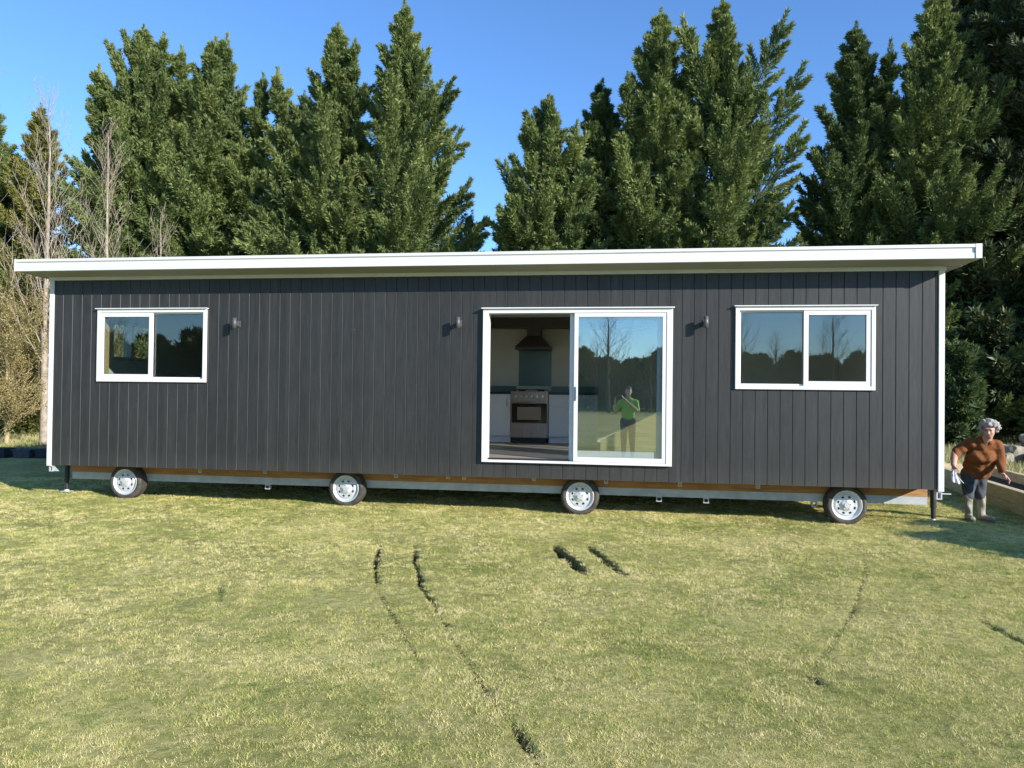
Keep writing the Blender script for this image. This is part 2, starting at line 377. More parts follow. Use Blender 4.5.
def vnoise(x, y, sc, seed):
    """smooth value noise on a lattice"""
    g_ = np.random.default_rng(seed); T = g_.random((256, 256)); u = x * sc + 500.3; v = y * sc + 500.7
    i, j = np.floor(u).astype(int), np.floor(v).astype(int); fu, fv = u - i, v - j; fu = fu * fu * (3 - 2 * fu); fv = fv * fv * (3 - 2 * fv)
    a_, b_, c_, d_ = T[i % 256, j % 256], T[(i + 1) % 256, j % 256], T[i % 256, (j + 1) % 256], T[(i + 1) % 256, (j + 1) % 256]
    return (a_ * (1 - fu) + b_ * fu) * (1 - fv) + (c_ * (1 - fu) + d_ * fu) * fv
def grass_mesh(px, py, scale, nb, hmin, hmax, w, spread, lean=0.6, bias=0.0, keep_ruts=True):
    f, _ = rutfield(px, py)
    keep = rng.random(len(px)) > np.clip(f * 2.4, 0, 1.0)
    px, py, scale = px[keep], py[keep], scale[keep]
    n = len(px)
    # low-frequency patches of thin growth
    cx = np.repeat(px, nb) + rng.normal(0, spread, n * nb) ; cy = np.repeat(py, nb) + rng.normal(0, spread, n * nb)
    cz = gheight(cx, cy) - 0.003
    s = np.repeat(scale, nb)
    h = rng.uniform(hmin, hmax, n * nb) * s
    th = rng.uniform(0, 2 * np.pi, n * nb); ln = rng.uniform(0.15, 1.0, n * nb) * lean
    dx, dy = np.cos(th), np.sin(th)
    ww = w * rng.uniform(0.6, 1.3, n * nb) * np.maximum(s, 0.9)
    al = rng.uniform(0, np.pi, n * nb)
    bx, by = np.cos(al) * ww / 2, np.sin(al) * ww / 2
    A = np.stack([cx - bx, cy - by, cz], -1); B = np.stack([cx + bx, cy + by, cz], -1)
    tipx = cx + dx * h * ln * 1.3; tipy = cy + dy * h * ln * 1.3; tipz = cz + h * np.sqrt(np.clip(1 - 0.5 * ln ** 2, 0.2, 1))
    C = np.stack([tipx, tipy, tipz], -1)
    V = np.stack([A, B, C], 1).reshape(-1, 3)
    F = np.arange(len(V)).reshape(-1, 3)
    pn = 0.42 * vnoise(px, py, 9, 5) + 0.42 * vnoise(px, py, 26, 6) + 0.34 * vnoise(px, py, 2.3, 7) + 0.20 * vnoise(px, py, 0.6, 8) - 0.19
    tuft = np.repeat(np.clip((pn - 0.45) * 1.9 + 0.48 + rng.normal(0, 0.13, n), 0, 1), nb)
    rnd = np.clip(0.70 * tuft + 0.36 * rng.random(n * nb) - 0.03 + bias, 0, 1)
    return fastmesh('grass', V, F, rnd)

def scatter_view(n, dmin, dmax, power, marg=0.06):
    """points over the lawn in front of the camera position, denser near it"""
    u = rng.random(n); d = (dmin ** power + u * (dmax ** power - dmin ** power)) ** (1 / power)
    t = rng.uniform(-0.69 - marg - 0.08, 0.69 + marg + 0.08, n)
    r = np.array([0.98962, 0.14324]) ; f = np.array([-0.14339, 0.98958])
    return CAM.x + d * f[0] + d * t * r[0], CAM.y + d * f[1] + d * t * r[1], d
px, py, d = scatter_view(300000, 2.3, 13.0, 1.0)
thin = 0.8 * (vnoise(px, py, 11, 1) - 0.5) * 2 + 0.9 * (vnoise(px, py, 30, 2) - 0.5) * 2 + 0.5 * (vnoise(px, py, 2.1, 3) - 0.5) * 2
ok = (rng.random(len(px)) < 0.62 + 0.62 * thin)
px, py, d = px[ok], py[ok], d[ok]
gsc = 0.70 + 0.075 * d
me = grass_mesh(px, py, gsc * (0.6 + 0.9 * rng.random(len(px)) ** 2 + 0.35 * vnoise(px, py, 5, 9)), 9, 0.006, 0.017, 0.0021, 0.015, 1.3)
g = link('grass', me, M['grass']); set_tag(g, 'short dry winter lawn grass growing in front of the cabin', kind='stuff')
# rough dry grass on the bank by the trees
n = 16000
px = rng.uniform(12.6, 27, n); py = 5 + 14 * rng.random(n) ** 0.8
ok = (px > 14.8) | (py > 6.3)
me = grass_mesh(px[ok], py[ok], rng.uniform(0.5, 1.6, ok.sum()), 8, 0.08, 0.22, 0.014, 0.10, 0.8)
g = link('rough_grass', me, M['drygrass']); set_tag(g, 'rough dry grass on the bank behind the planter', kind='stuff')
n = 9000
px = rng.uniform(-16, -3, n); py = rng.uniform(7.0, 18, n)
me = grass_mesh(px, py, rng.uniform(0.5, 1.5, n), 8, 0.07, 0.18, 0.014, 0.10, 0.8, -0.1)
g = link('rough_grass', me, M['drygrass']); set_tag(g, 'rough grass under the bare trees left of the cabin', kind='stuff')

# ------------------------------------------------------------------ cabin
cabin = empty('cabin', (6.0, 0.0, GZ), 'long charcoal clad cabin with white trim standing on small trailer wheels', 'cabin')
D = 3.95                                # depth of the building
OPEN = [(0.79, 2.41, 1.225, 2.215), (6.39, 8.75, 0.22, 2.19), (9.585, 11.19, 1.21, 2.205)]   # x0,x1,z0,z1
XR = 12.0
def panel_with_openings(mb, x0, x1, z0, z1, y0, y1, opens):
    xs = sorted({x0, x1} | {v for o in opens for v in o[:2] if x0 < v < x1})
    for a, b in zip(xs, xs[1:]):
        mid = (a + b) / 2; cuts = [(z0, z1)]
        for o in opens:
            if o[0] < mid < o[1]:
                new = []
                for c in cuts:
                    if c[0] < o[2]: new.append((c[0], min(c[1], o[2])))
                    if c[1] > o[3]: new.append((max(c[0], o[3]), c[1]))
                cuts = new
        for c in cuts:
            if c[1] - c[0] > 1e-3: mb.box(a, b, y0, y1, c[0], c[1])
# grooved boards: 142 mm faces with 8 mm grooves, 7 mm deep
mb = MB()
edges = np.arange(0.06, XR - 0.06, 0.15)
for k, e0 in enumerate(edges):
    e1 = min(e0 + 0.150 - 0.011, XR - 0.069)
    panel_with_openings(mb, e0, e1, 0.0, H, 0.0, 0.008, OPEN)
    cuts = [(0.0, H)]
    for o in OPEN:
        if o[0] < e1 + 0.002 < o[1]: cuts = [(0.0, o[2]), (o[3], H)]
    for c0, c1 in cuts: mb.poly_prism([(e1, 0.0), (e1 + 0.0045, 0.0055), (e1 + 0.0045, 0.008), (e1, 0.008)], 'z', c0, c1)
panel_with_openings(mb, 0.02, XR - 0.02, 0.004, H - 0.002, 0.008, 0.10, OPEN)
mb.build('wall_cladding', M['clad'], cabin)
# other exterior walls
mb = MB()
panel_with_openings(mb, 0.02, XR - 0.02, 0.0, H, D - 0.1, D, [(4.85, 5.65, 1.25, 2.25)])
for (y0, y1, z0, z1) in ((0.104, 0.85, 0, H), (2.45, D - 0.103, 0, H), (0.85, 2.45, 0, 0.25), (0.85, 2.45, 2.2, H)):
    mb.box(XR - 0.12, XR - 0.02, y0, y1, z0, z1)
# left end wall with a high window
for (y0, y1, z0, z1) in ((0.104, 1.10, 0, H), (2.30, D - 0.103, 0, H), (1.10, 2.30, 0, 1.62), (1.10, 2.30, 2.15, H)):
    mb.box(0.02, 0.12, y0, y1, z0, z1)
mb.build('wall', M['clad'], cabin)
mb = MB(); 
for y in (1.10, 1.60, 2.23): mb.box(0.0, 0.14, y, y + 0.07, 1.62, 2.15)
mb.box(0.0, 0.14, 1.10, 2.30, 1.58, 1.619); mb.box(0.0, 0.14, 1.10, 2.30, 2.151, 2.19)
ew = mb.build('window', M['white'], cabin)
MB().box(0.06, 0.066, 1.17, 2.23, 1.62, 2.15).build('pane', M['glass'], ew)
mb = MB(); frame_rects(mb, 4.85, 5.65, 1.25, 2.25, 0.05, D - 0.125, D + 0.02, bev=0)
added_back_window = mb.build('window', M['white'], cabin)  # unseen back window, added to let daylight into the kitchen
MB().box(4.90, 5.60, D - 0.05, D - 0.044, 1.30, 2.20).build('pane', M['glass'], added_back_window)
mb = MB()
for y in (0.85, 1.62, 2.38): mb.box(XR - 0.14, XR, y, y + 0.07, 0.251, 2.199)
added_end_window = mb.build('window', M['white'], cabin)  # unseen glazing in the right end wall, added to brighten the interior
MB().box(XR - 0.06, XR - 0.054, 0.92, 2.38, 0.251, 2.199).build('pane', M['glass'], added_end_window)
# corner trims and top flashing
mb = MB(); mb.box(-0.005, 0.062, -0.018, 0.07, -0.012, H, 0.003); mb.build('corner_trim', M['trim'], cabin)
mb = MB(); mb.box(XR - 0.062, XR + 0.005, -0.018, 0.07, -0.022, H, 0.003); mb.build('corner_trim', M['trim'], cabin)
MB().box(-0.02, XR + 0.02, -0.022, 0.09, H + 0.001, H + 0.05).build('top_trim', M['trim'], cabin)
# roof: front fascia profile, barge fascias, soffit, sheet
FX0, FX1, FY, FZ0, FZ1 = -0.220, 12.240, -0.41, 2.724, 2.888
roof = MB()
roof.box(FX0 + 0.03, FX1 - 0.03, FY + 0.06, D + 0.25, FZ0 + 0.055, FZ0 + 0.12)
roof = roof.build('roof', M['roof'], cabin)
prof = [(FY + 0.05, FZ0 + 0.0), (FY, FZ0 + 0.0), (FY, FZ0 + 0.058), (FY + 0.012, FZ0 + 0.070), (FY + 0.012, FZ0 + 0.115), (FY - 0.006, FZ0 + 0.128), (FY - 0.006, FZ1), (FY + 0.05, FZ1)]
mb = MB(); mb.poly_prism(prof, 'x', FX0, FX1 - 0.07)
mb.box(FX1 - 0.068, FX1, FY - 0.010, FY + 0.05, FZ0 - 0.002, FZ1 + 0.003, 0.002)
mb.box(FX0 - 0.003, FX0 + 0.012, FY - 0.010, FY + 0.05, FZ0 - 0.002, FZ1 + 0.003, 0.002)
mb.build('fascia', M['fascia'], roof)
mb = MB()
mb.box(FX0, FX0 + 0.03, FY + 0.052, D + 0.3, FZ0, FZ1 - 0.005); mb.box(FX1 - 0.03, FX1, FY + 0.052, D + 0.3, FZ0, FZ1 - 0.005)
mb.box(FX0 + 0.03, FX1 - 0.03, D + 0.27, D + 0.3, FZ0, FZ1 - 0.005)
mb.build('barge_board', M['fascia'], roof)
mb = MB(); 
for a, b in zip([FX0 + 0.03, 2.4, 4.8, 7.2, 9.6], [2.395, 4.795, 7.195, 9.595, FX1 - 0.03]): mb.poly_prism([(FY + 0.05, FZ0 + 0.002), (-0.023, 2.702), (-0.023, 2.712), (FY + 0.05, FZ0 + 0.012)], 'x', a, b); mb.box(a, b, 0.02, D + 0.26, 2.702, 2.712)
mb.build('soffit', M['soffit'], roof)
MB().lathe([(-0.001, 0.0), (-0.001, 0.05), (0.01, 0.05)], 3.2, -0.3, FZ0, seg=20).build('soffit_vent', M['black'], roof) if False else None

# ---- windows
def slider_window(x0, x1, z0, z1, mid, slide_left, name='window'):
    yf, yb = -0.032, 0.055
    fw = 0.048
    mb = MB(); frame_rects(mb, x0, x1, z0, z1, fw, yf, yb)
    mb.box(x0 - 0.018, x1 + 0.018, yf - 0.028, 0.0, z1 + 0.001, z1 + 0.014, 0.002)
    w = mb.build('window', M['white'], cabin)
    for side in (0, 1):
        a, b = (x0 + fw, mid + 0.02) if side == 0 else (mid - 0.02, x1 - fw)
        sliding = (side == 0) == slide_left
        sw = 0.058 if sliding else 0.022
        ya, yb2 = (-0.022, 0.006) if sliding else (0.008, 0.036)
        mb = MB(); frame_rects(mb, a + (0.001), b - 0.001, z0 + fw + 0.001, z1 - fw - 0.001, sw, ya, yb2, bev=0.003)
        s = mb.build('sash', M['white'], w)
        MB().box(a + sw, b - sw, ya + 0.010, ya + 0.016, z0 + fw + sw, z1 - fw - sw).build('pane', M['glass'], w)
        # dark glazing seal
        mb = MB(); frame_rects(mb, a + sw, b - sw, z0 + fw + sw, z1 - fw - sw, 0.006, ya + 0.004, ya + 0.0095, bev=0)
        mb.build('seal', M['black'], w)
    # pine reveal round the opening, inside
    mb = MB(); frame_rects(mb, x0 + 0.035, x1 - 0.035, z0 + 0.03, z1 - 0.03, 0.018, 0.058, 0.16, bev=0)
    mb.build('reveal', M['reveal'], w)
    return w
slider_window(0.765, 2.432, 1.205, 2.230, 1.60, True)
slider_window(9.558, 11.215, 1.190, 2.222, 10.395, False)

# ---- sliding door, pushed open to the right
dx0, dx1, dz0, dz1 = 6.348, 8.788, 0.204, 2.205
mb = MB(); 
fw = 0.075
mb.box(dx0, dx0 + fw, -0.058, 0.10, dz0, dz1, 0.003); mb.box(dx1 - fw, dx1, -0.058, 0.10, dz0, dz1, 0.003)
mb.box(dx0 + fw, dx1 - fw, -0.058, 0.10, dz1 - 0.055, dz1, 0.003)
mb.box(dx0 + fw, dx1 - fw, -0.058, 0.10, dz0, dz0 + 0.032, 0.003)
mb.box(dx0 - 0.02, dx1 + 0.02, -0.09, 0.0, dz1 + 0.001, dz1 + 0.016, 0.002)
door = mb.build('sliding_door', M['white'], cabin)
mb = MB(); mb.box(dx0 + fw, 7.5, -0.03, -0.015, dz0 + 0.033, dz0 + 0.05); mb.box(dx0 + fw, 7.5, 0.03, 0.045, dz0 + 0.033, dz0 + 0.05)
mb.box(dx0 + fw, 7.5, 0.075, 0.10, dz0 + 0.033, dz0 + 0.042)
mb.build('door_track', M['black'], door)
def sash(x0, x1, y0, y1, sw, bot):
    mb = MB(); frame_rects(mb, x0, x1, dz0 + 0.034, dz1 - 0.057, sw, y0, y1, wb=bot, bev=0.003)
    s = mb.build('sash', M['white'], door)
    MB().box(x0 + sw, x1 - sw, y0 + 0.015, y0 + 0.021, dz0 + 0.034 + bot, dz1 - 0.057 - sw).build('pane', M['glass2'], door)
    return s
front = sash(7.545, dx1 - fw - 0.001, -0.050, -0.014, 0.050, 0.058)
back = sash(7.485, dx1 - fw - 0.03, 0.012, 0.050, 0.085, 0.135)
mb = MB(); mb.box(7.560, 7.578, -0.066, -0.051, 1.02, 1.20, 0.004); mb.box(7.562, 7.576, -0.080, -0.066, 1.14, 1.155); mb.box(7.562, 7.576, -0.080, -0.066, 1.06, 1.075)
mb.build('handle', M['chrome'], door)

# ---- wall lights
for x in (2.903, 6.028, 9.188):
    mb = MB(); mb.cyl((x, -0.125, 1.947), (x, -0.125, 2.093), 0.030, seg=24)
    wl = mb.build('wall_light', M['lamp'], cabin)
    for p in wl.data.polygons: p.use_smooth = len(p.vertices) == 4
    mb = MB(); mb.box(x - 0.028, x + 0.028, -0.010, 0.0, 1.975, 2.065, 0.002); mb.box(x - 0.011, x + 0.011, -0.10, -0.010, 1.99, 2.05, 0.003)
    mb.build('wall_bracket', M['lamp'], wl)

# ---- chassis
MB().box(0.04, 11.985, 0.42, 0.47, -0.140, -0.001).build('timber_bearer', M['pine'], cabin)
mb = MB()   # C channel with a tapered right end
mb.box(0.05, 11.55, 0.425, 0.435, -0.243, -0.1415); mb.box(0.05, 11.55, 0.435, 0.49, -0.243, -0.235); mb.box(0.05, 11.55, 0.435, 0.49, -0.150, -0.1415)
mb.poly_prism([(11.552, -0.243), (11.985, -0.243), (11.985, -0.1415), (11.552, -0.1415)], 'y', 0.425, 0.436)
mb.build('chassis_rail', M['galv'], cabin)
mb = MB()
mb.box(0.05, 11.98, 3.35, 3.36, -0.243, -0.0015); mb.box(0.05, 11.98, 3.361, 3.42, -0.243, -0.235)
mb.build('chassis_rail', M['galv'], cabin)
mb = MB()
for x in np.arange(0.6, 12, 0.9): mb.box(x, x + 0.045, 0.50, 3.34, -0.13, -0.003)
mb.build('floor_joists', M['pine'], cabin)
mb = MB()
for x in np.arange(1.0, 12, 0.2): pass
mb.poly_prism([(8.0, -0.0005), (8.0, 0.001), (8.01, 0.001)], 'y', 0.5, 0.6)
mb.bm.free()
WX = [1.02, 4.375, 7.62, 10.98]
def wheel(x, y, z, flip=1):
    R = 0.256; w = 0.205
    prof = [(0.012, 0.184), (0.002, 0.194), (-0.004, 0.214), (0.004, 0.234), (0.020, 0.249), (0.040, R), (0.060, R), (0.063, R - 0.008), (0.068, R - 0.008), (0.071, R), (0.090, R),
            (0.093, R - 0.008), (0.098, R - 0.008), (0.101, R), (0.122, R), (0.125, R - 0.008), (0.130, R - 0.008), (0.133, R), (0.150, R), (0.168, 0.250), (w - 0.004, 0.234), (w, 0.212), (w - 0.012, 0.184)]
    if flip < 0: prof = [(w - a, b) for a, b in prof]
    mb = MB(); mb.lathe(prof, x, y, z, 56, closed=True)
    t = mb.build('wheel', M['tyre'], cabin, smooth=True)
    mb = MB()
    rp = [(0.012, 0.1835), (0.004, 0.188), (0.001, 0.182), (0.006, 0.173), (0.030, 0.165), (0.042, 0.152), (0.034, 0.138), (0.022, 0.128)]
    mb.lathe(rp, x, y, z, 56)
    mb.lathe([(0.022, 0.084), (0.020, 0.072), (0.006, 0.062), (0.004, 0.042), (0.004, 0.0335)], x, y, z, 56)
    # spoked band with eight slots, r .084 - .128
    seg = 64
    for i in range(seg):
        k = i % 8
        if k in (3, 4, 5): continue
        a0, a1 = 2 * math.pi * i / seg, 2 * math.pi * (i + 1) / seg
        q = [mb.bm.verts.new((x + r * math.cos(t_), y + yy, z + r * math.sin(t_))) for (r, t_, yy) in ((0.084, a0, 0.022), (0.084, a1, 0.022), (0.128, a1, 0.022), (0.128, a0, 0.022))]
        mb.bm.faces.new(q)
    for i in range(8):
        a0, a1 = 2 * math.pi * (8 * i + 3) / seg, 2 * math.pi * (8 * i + 6) / seg
        for (r0, r1) in ((0.084, 0.094), (0.118, 0.128)):
            q = [mb.bm.verts.new((x + r * math.cos(t_), y + 0.022, z + r * math.sin(t_))) for (r, t_) in ((r0, a0), (r0, a1), (r1, a1), (r1, a0))]
            mb.bm.faces.new(q)
    rm = mb.build('rim', M['rim'], t, smooth=True)
    mb = MB(); mb.cyl((x, y - 0.012, z), (x, y + 0.06, z), 0.033, seg=24)
    for i in range(5):
        an = 2 * math.pi * i / 5 + 0.3
        c = (x + 0.052 * math.cos(an), z + 0.052 * math.sin(an)); mb.cyl((c[0], y - 0.004, c[1]), (c[0], y + 0.014, c[1]), 0.010, seg=6)
    mb.build('hub', M['zinc'], t)
    mb = MB(); mb.cyl((x, y + 0.07, z), (x, y + 0.09, z), 0.16, seg=32); mb.cyl((x, y + 0.09, z), (x, y + 0.45, z), 0.03, seg=12)
    mb.build('brake_drum', M['black'], t)
for i, x in enumerate(WX):
    gz = float(gheight(np.array([x]), np.array([0.35]))[0])
    wheel(x, 0.27, gz + 0.240)
    wheel(x, 3.30, gz + 0.240, -1)
# tie-down plates along the bearer and loops under the rail
for x, z in [(2.113, -0.076), (3.114, -0.064), (5.055, -0.068), (5.797, -0.061), (6.022, -0.062), (6.991, -0.055), (7.961, -0.063), (8.93, -0.072), (9.922, -0.07)]:
    mb = MB(); frame_rects(mb, x - 0.026, x + 0.026, z - 0.026, z + 0.026, 0.010, 0.408, 0.4195, bev=0)
    mb.cyl((x, 0.405, z), (x, 0.4195, z), 0.009, seg=8)
    mb.build('bolt_plate', M['zinc'], cabin)
for x in (3.143, 8.662, 9.27, 10.63):
    mb = MB(); frame_rects(mb, x - 0.036, x + 0.036, -0.312, -0.2445, 0.013, 0.43, 0.48, bev=0)
    mb.build('tie_down_loop', M['galv'], cabin)
# end brackets
mb = MB(); frame_rects(mb, 0.015, 0.075, -0.095, -0.0135, 0.012, 0.01, 0.06, bev=0); mb.poly_prism([(0.078, -0.09), (0.165, -0.09), (0.085, -0.016)], 'y', 0.02, 0.03)
mb.build('end_bracket', M['zinc'], cabin)
mb = MB(); frame_rects(mb, 11.925, 11.99, -0.118, -0.0235, 0.014, 0.0, 0.06, bev=0); mb.cyl((11.99, 0.03, -0.052), (12.10, 0.03, -0.052), 0.007, seg=8)
mb.build('end_bracket', M['zinc'], cabin)
for x, y, foot in ((-0.095, 0.5, -0.452), (12.085, 0.5, -0.458)):
    mb = MB(); mb.cyl((x, y, foot + 0.012), (x, y, -0.02), 0.028, seg=16); mb.cyl((x, y, foot + 0.17), (x, y, -0.03), 0.036, seg=16)
    jb = mb.build('corner_jack', M['black'], cabin)
    mb = MB(); mb.box(x - 0.075, x + 0.075, y - 0.05, y + 0.05, foot, foot + 0.012, 0.003); mb.cyl((x, y, foot + 0.012), (x, y, foot + 0.035), 0.035, 0.03, seg=16)
    mb.build('foot_plate', M['zinc'], jb)
    mb = MB()
    xa, xb = (x, 0.5) if x < 0 else (11.4, x)
    mb.box(xa - 0.03, xb + 0.03, y - 0.025, y + 0.025, -0.06, -0.004)
    mb.build('jack_arm', M['black'], jb)

# ---- interior
mb = MB()
mb.box(0.12, XR - 0.12, 0.103, D - 0.103, 0.0, 0.245)
mb.build('floor', M['vinyl'], cabin)
MB().box(0.122, XR - 0.122, 0.104, D - 0.104, 2.47, 2.50).build('ceiling', M['ceil'], cabin)
mb = MB()
panel_with_openings(mb, 0.122, XR - 0.122, 0.247, 2.468, 0.102, 0.115, [(a - 0.01, b + 0.01, c - 0.01, d_ + 0.01) for a, b, c, d_ in OPEN])
panel_with_openings(mb, 0.122, XR - 0.122, 0.247, 2.468, D - 0.118, D - 0.104, [(4.85, 5.65, 1.25, 2.25)])
mb.box(4.6, 4.7, 0.117, D - 0.12, 0.247, 2.468)
for (y0, y1, z0, z1) in ((0.117, 0.85, 0.247, 2.468), (2.45, D - 0.12, 0.247, 2.468), (0.85, 2.45, 2.2, 2.468)): mb.box(XR - 0.135, XR - 0.122, y0, y1, z0, z1)
for (y0, y1, z0, z1) in ((0.117, 1.10, 0.247, 2.468), (2.30, D - 0.12, 0.247, 2.468), (1.10, 2.30, 0.247, 1.575), (1.10, 2.30, 2.195, 2.468)):
    mb.box(0.122, 0.135, y0, y1, z0, z1)
mb.build('interior_lining', M['plaster'], cabin)
mb = MB(); mb.box(4.7, 9.25, 3.55, 3.83, 2.28, 2.468)
mb.build('bulkhead', M['hood'], cabin)

def cabinet(name, x0, x1, label, fronts):
    yb, yf = D - 0.12, D - 0.12 - 0.60
    c = empty(name, ((x0 + x1) / 2, (yb + yf) / 2, 0.247), label, 'kitchen cabinet')
    MB().box(x0 + 0.001, x1 - 0.001, yf, yb - 0.001, 0.36, 1.09).build('carcass', M['cab'], c)
    MB().box(x0 + 0.001, x1 - 0.001, yf + 0.05, yb - 0.002, 0.248, 0.359).build('kickboard', M['cab'], c)
    MB().box(x0, x1, yf - 0.03, yb - 0.001, 1.091, 1.13, 0.003).build('benchtop', M['bench'], c)
    for kind, a, b, z0, z1 in fronts:
        f = MB().box(a + 0.003, b - 0.003, yf - 0.020, yf - 0.001, z0 + 0.003, z1 - 0.003, 0.002).build('drawer' if kind == 'd' else 'door', M['cab'], c)
        mb = MB()
        if kind == 'd': mb.box((a + b) / 2 + 0.02, (a + b) / 2 + 0.17, yf - 0.045, yf - 0.035, z1 - 0.075, z1 - 0.063)
        else: mb.box(b - 0.07, b - 0.058, yf - 0.045, yf - 0.035, z1 - 0.22, z1 - 0.07)
        mb.build('handle', M['chrome'], f)
    return c
cabinet('kitchen_cabinet', 4.75, 6.245, 'white kitchen cabinet with doors on the left of the stainless cooker', [('o', 4.75, 5.25, 0.36, 1.09), ('o', 5.25, 5.75, 0.36, 1.09), ('o', 5.75, 6.245, 0.36, 1.09)])
cabinet('kitchen_cabinet', 6.915, 7.75, 'white kitchen drawer unit on the right of the stainless cooker', [('d', 6.915, 7.55, 0.36, 0.62), ('d', 6.915, 7.55, 0.62, 0.88), ('d', 6.915, 7.55, 0.88, 1.09)])
# splashbacks
mb = MB(); mb.box(6.30, 6.90, D - 0.124, D - 0.119, 1.245, 1.93)
mb.build('splashback', M['splash'], cabin)
mb = MB(); mb.box(4.75, 6.26, D - 0.123, D - 0.119, 1.131, 1.24); mb.box(6.90, 7.75, D - 0.123, D - 0.119, 1.131, 1.24)
mb.build('tile_upstand', M['splash'], cabin)
# cooker
cx0, cx1, cyf = 6.252, 6.908, D - 0.12 - 0.63
ck = empty('cooker', ((cx0 + cx1) / 2, cyf + 0.3, 0.247), 'stainless steel freestanding cooker with a black oven door in the cabin kitchen', 'cooker')
MB().box(cx0, cx1, cyf, cyf + 0.62, 0.33, 1.145, 0.004).build('body', M['steel'], ck)
MB().box(cx0 + 0.03, cx1 - 0.03, cyf + 0.03, cyf + 0.60, 0.248, 0.329).build('plinth', M['black'], ck)
od = MB().box(cx0 + 0.02, cx1 - 0.02, cyf - 0.03, cyf - 0.001, 0.60, 0.93, 0.004).build('oven_door', M['ovenglass'], ck)
MB().box(cx0 + 0.12, cx1 - 0.12, cyf - 0.033, cyf - 0.0305, 0.65, 0.87).build('oven_window', M['ovenlit'], od)
mb = MB(); mb.cyl((cx0 + 0.05, cyf - 0.07, 0.955), (cx1 - 0.05, cyf - 0.07, 0.955), 0.011, seg=10)
for x in (cx0 + 0.08, cx1 - 0.08): mb.cyl((x, cyf - 0.07, 0.955), (x, cyf - 0.002, 0.955), 0.008, seg=8)
mb.build('handle', M['chrome'], od)
dr = MB().box(cx0 + 0.02, cx1 - 0.02, cyf - 0.025, cyf - 0.001, 0.345, 0.59, 0.004).build('warming_drawer', M['steel'], ck)
for i in range(6):
    x = cx0 + 0.09 + i * 0.095
    mb = MB(); mb.cyl((x, cyf - 0.03, 1.055), (x, cyf - 0.001, 1.055), 0.021, 0.024, seg=14); mb.box(x - 0.003, x + 0.003, cyf - 0.036, cyf - 0.03, 1.04, 1.07)
    mb.build('knob', M['chrome'], ck)
mb = MB()
for x in (cx0 + 0.16, cx1 - 0.16):
    for y in (cyf + 0.16, cyf + 0.44):
        mb.cyl((x, y, 1.146), (x, y, 1.165), 0.045, seg=16)
        for k in range(4):
            a_ = k * math.pi / 4; mb.box(x - 0.11, x + 0.11, y - 0.005, y + 0.005, 1.166, 1.18, rot=Matrix.Rotation(a_, 3, 'Z'))
mb.box(cx0 + 0.05, cx1 - 0.05, cyf + 0.295, cyf + 0.305, 1.168, 1.178); mb.box(cx0 + 0.16, cx0 + 0.17, cyf + 0.1, cyf + 0.5, 1.163, 1.179); mb.box(cx1 - 0.17, cx1 - 0.16, cyf + 0.1, cyf + 0.5, 1.163, 1.179)
mb.build('hob_grate', M['black'], ck)
# range hood
rh = empty('range_hood', (6.6, D - 0.35, 1.87), 'brown steel pyramid range hood above the cooker in the cabin', 'range hood')
mb = MB()
b0, t0 = 0.31, 0.13
yb_, zb_ = D - 0.12, 1.93
vs = [(6.6 - b0, yb_ - 0.48, zb_), (6.6 + b0, yb_ - 0.48, zb_), (6.6 + b0, yb_ - 0.001, zb_), (6.6 - b0, yb_ - 0.001, zb_), (6.6 - t0, yb_ - 0.27, 2.14), (6.6 + t0, yb_ - 0.27, 2.14), (6.6 + t0, yb_ - 0.001, 2.14), (6.6 - t0, yb_ - 0.001, 2.14)]
bv = [mb.bm.verts.new(v) for v in vs]
for f in ((0, 1, 5, 4), (1, 2, 6, 5), (2, 3, 7, 6), (3, 0, 4, 7), (4, 5, 6, 7), (3, 2, 1, 0)): mb.bm.faces.new([bv[i] for i in f])
mb.build('canopy', M['hood'], rh)
MB().box(6.6 - b0, 6.6 + b0, yb_ - 0.48, yb_ - 0.002, zb_ - 0.045, zb_ - 0.001, 0.003).build('filter_band', M['lamp'], rh)
MB().box(6.6 - 0.125, 6.6 + 0.125, yb_ - 0.265, yb_ - 0.002, 2.141, 2.279).build('flue', M['hood'], rh)
# added wedge behind the door glass, its sloping outline shaped as a sunlit patch
pl = MB()
pl.poly_prism([(7.853, 0.25), (9.05, 0.25), (9.05, 1.037), (7.853, 0.412)], 'y', 1.60, 1.618)
po = pl.build('sun_patch_wedge', M['sunpatch']); set_tag(po, 'added pale wedge standing in for the sunlit patch behind the right door glass', 'sun patch panel')

# ------------------------------------------------------------------ planter
pr = empty('planter_box', (13.9, 2.5, GZ), 'low raised garden box of pale timber sleepers on the right of the woman', 'planter')
def sleeper_wall(p0, p1, th, z0, z1, name, rows=2):
    p0, p1 = Vector((*p0, 0)), Vector((*p1, 0)); d = (p1 - p0); L_ = d.length; ang = math.atan2(d.y, d.x)
    for k in range(rows):
        a, b = z0 + (z1 - z0) * k / rows, z0 + (z1 - z0) * (k + 1) / rows
        mb = MB(); mb.box(-L_ / 2, L_ / 2, -th / 2, th / 2, a + 0.002, b - 0.002, 0.006)
        bmesh.ops.rotate(mb.bm, cent=(0, 0, 0), matrix=Matrix.Rotation(ang, 3, 'Z'), verts=mb.bm.verts)
        bmesh.ops.translate(mb.bm, vec=((p0 + p1) / 2), verts=mb.bm.verts)
        mb.build('sleeper', M['palepine'], pr)
sleeper_wall((13.41, -0.2), (14.12, 6.0), 0.12, GZ - 0.03, -0.155, 'a')
sleeper_wall((14.45, -0.2), (15.15, 6.0), 0.10, GZ - 0.03, -0.175, 'b')
sleeper_wall((13.50, -0.14), (14.36, -0.24), 0.10, GZ - 0.03, -0.155, 'c')
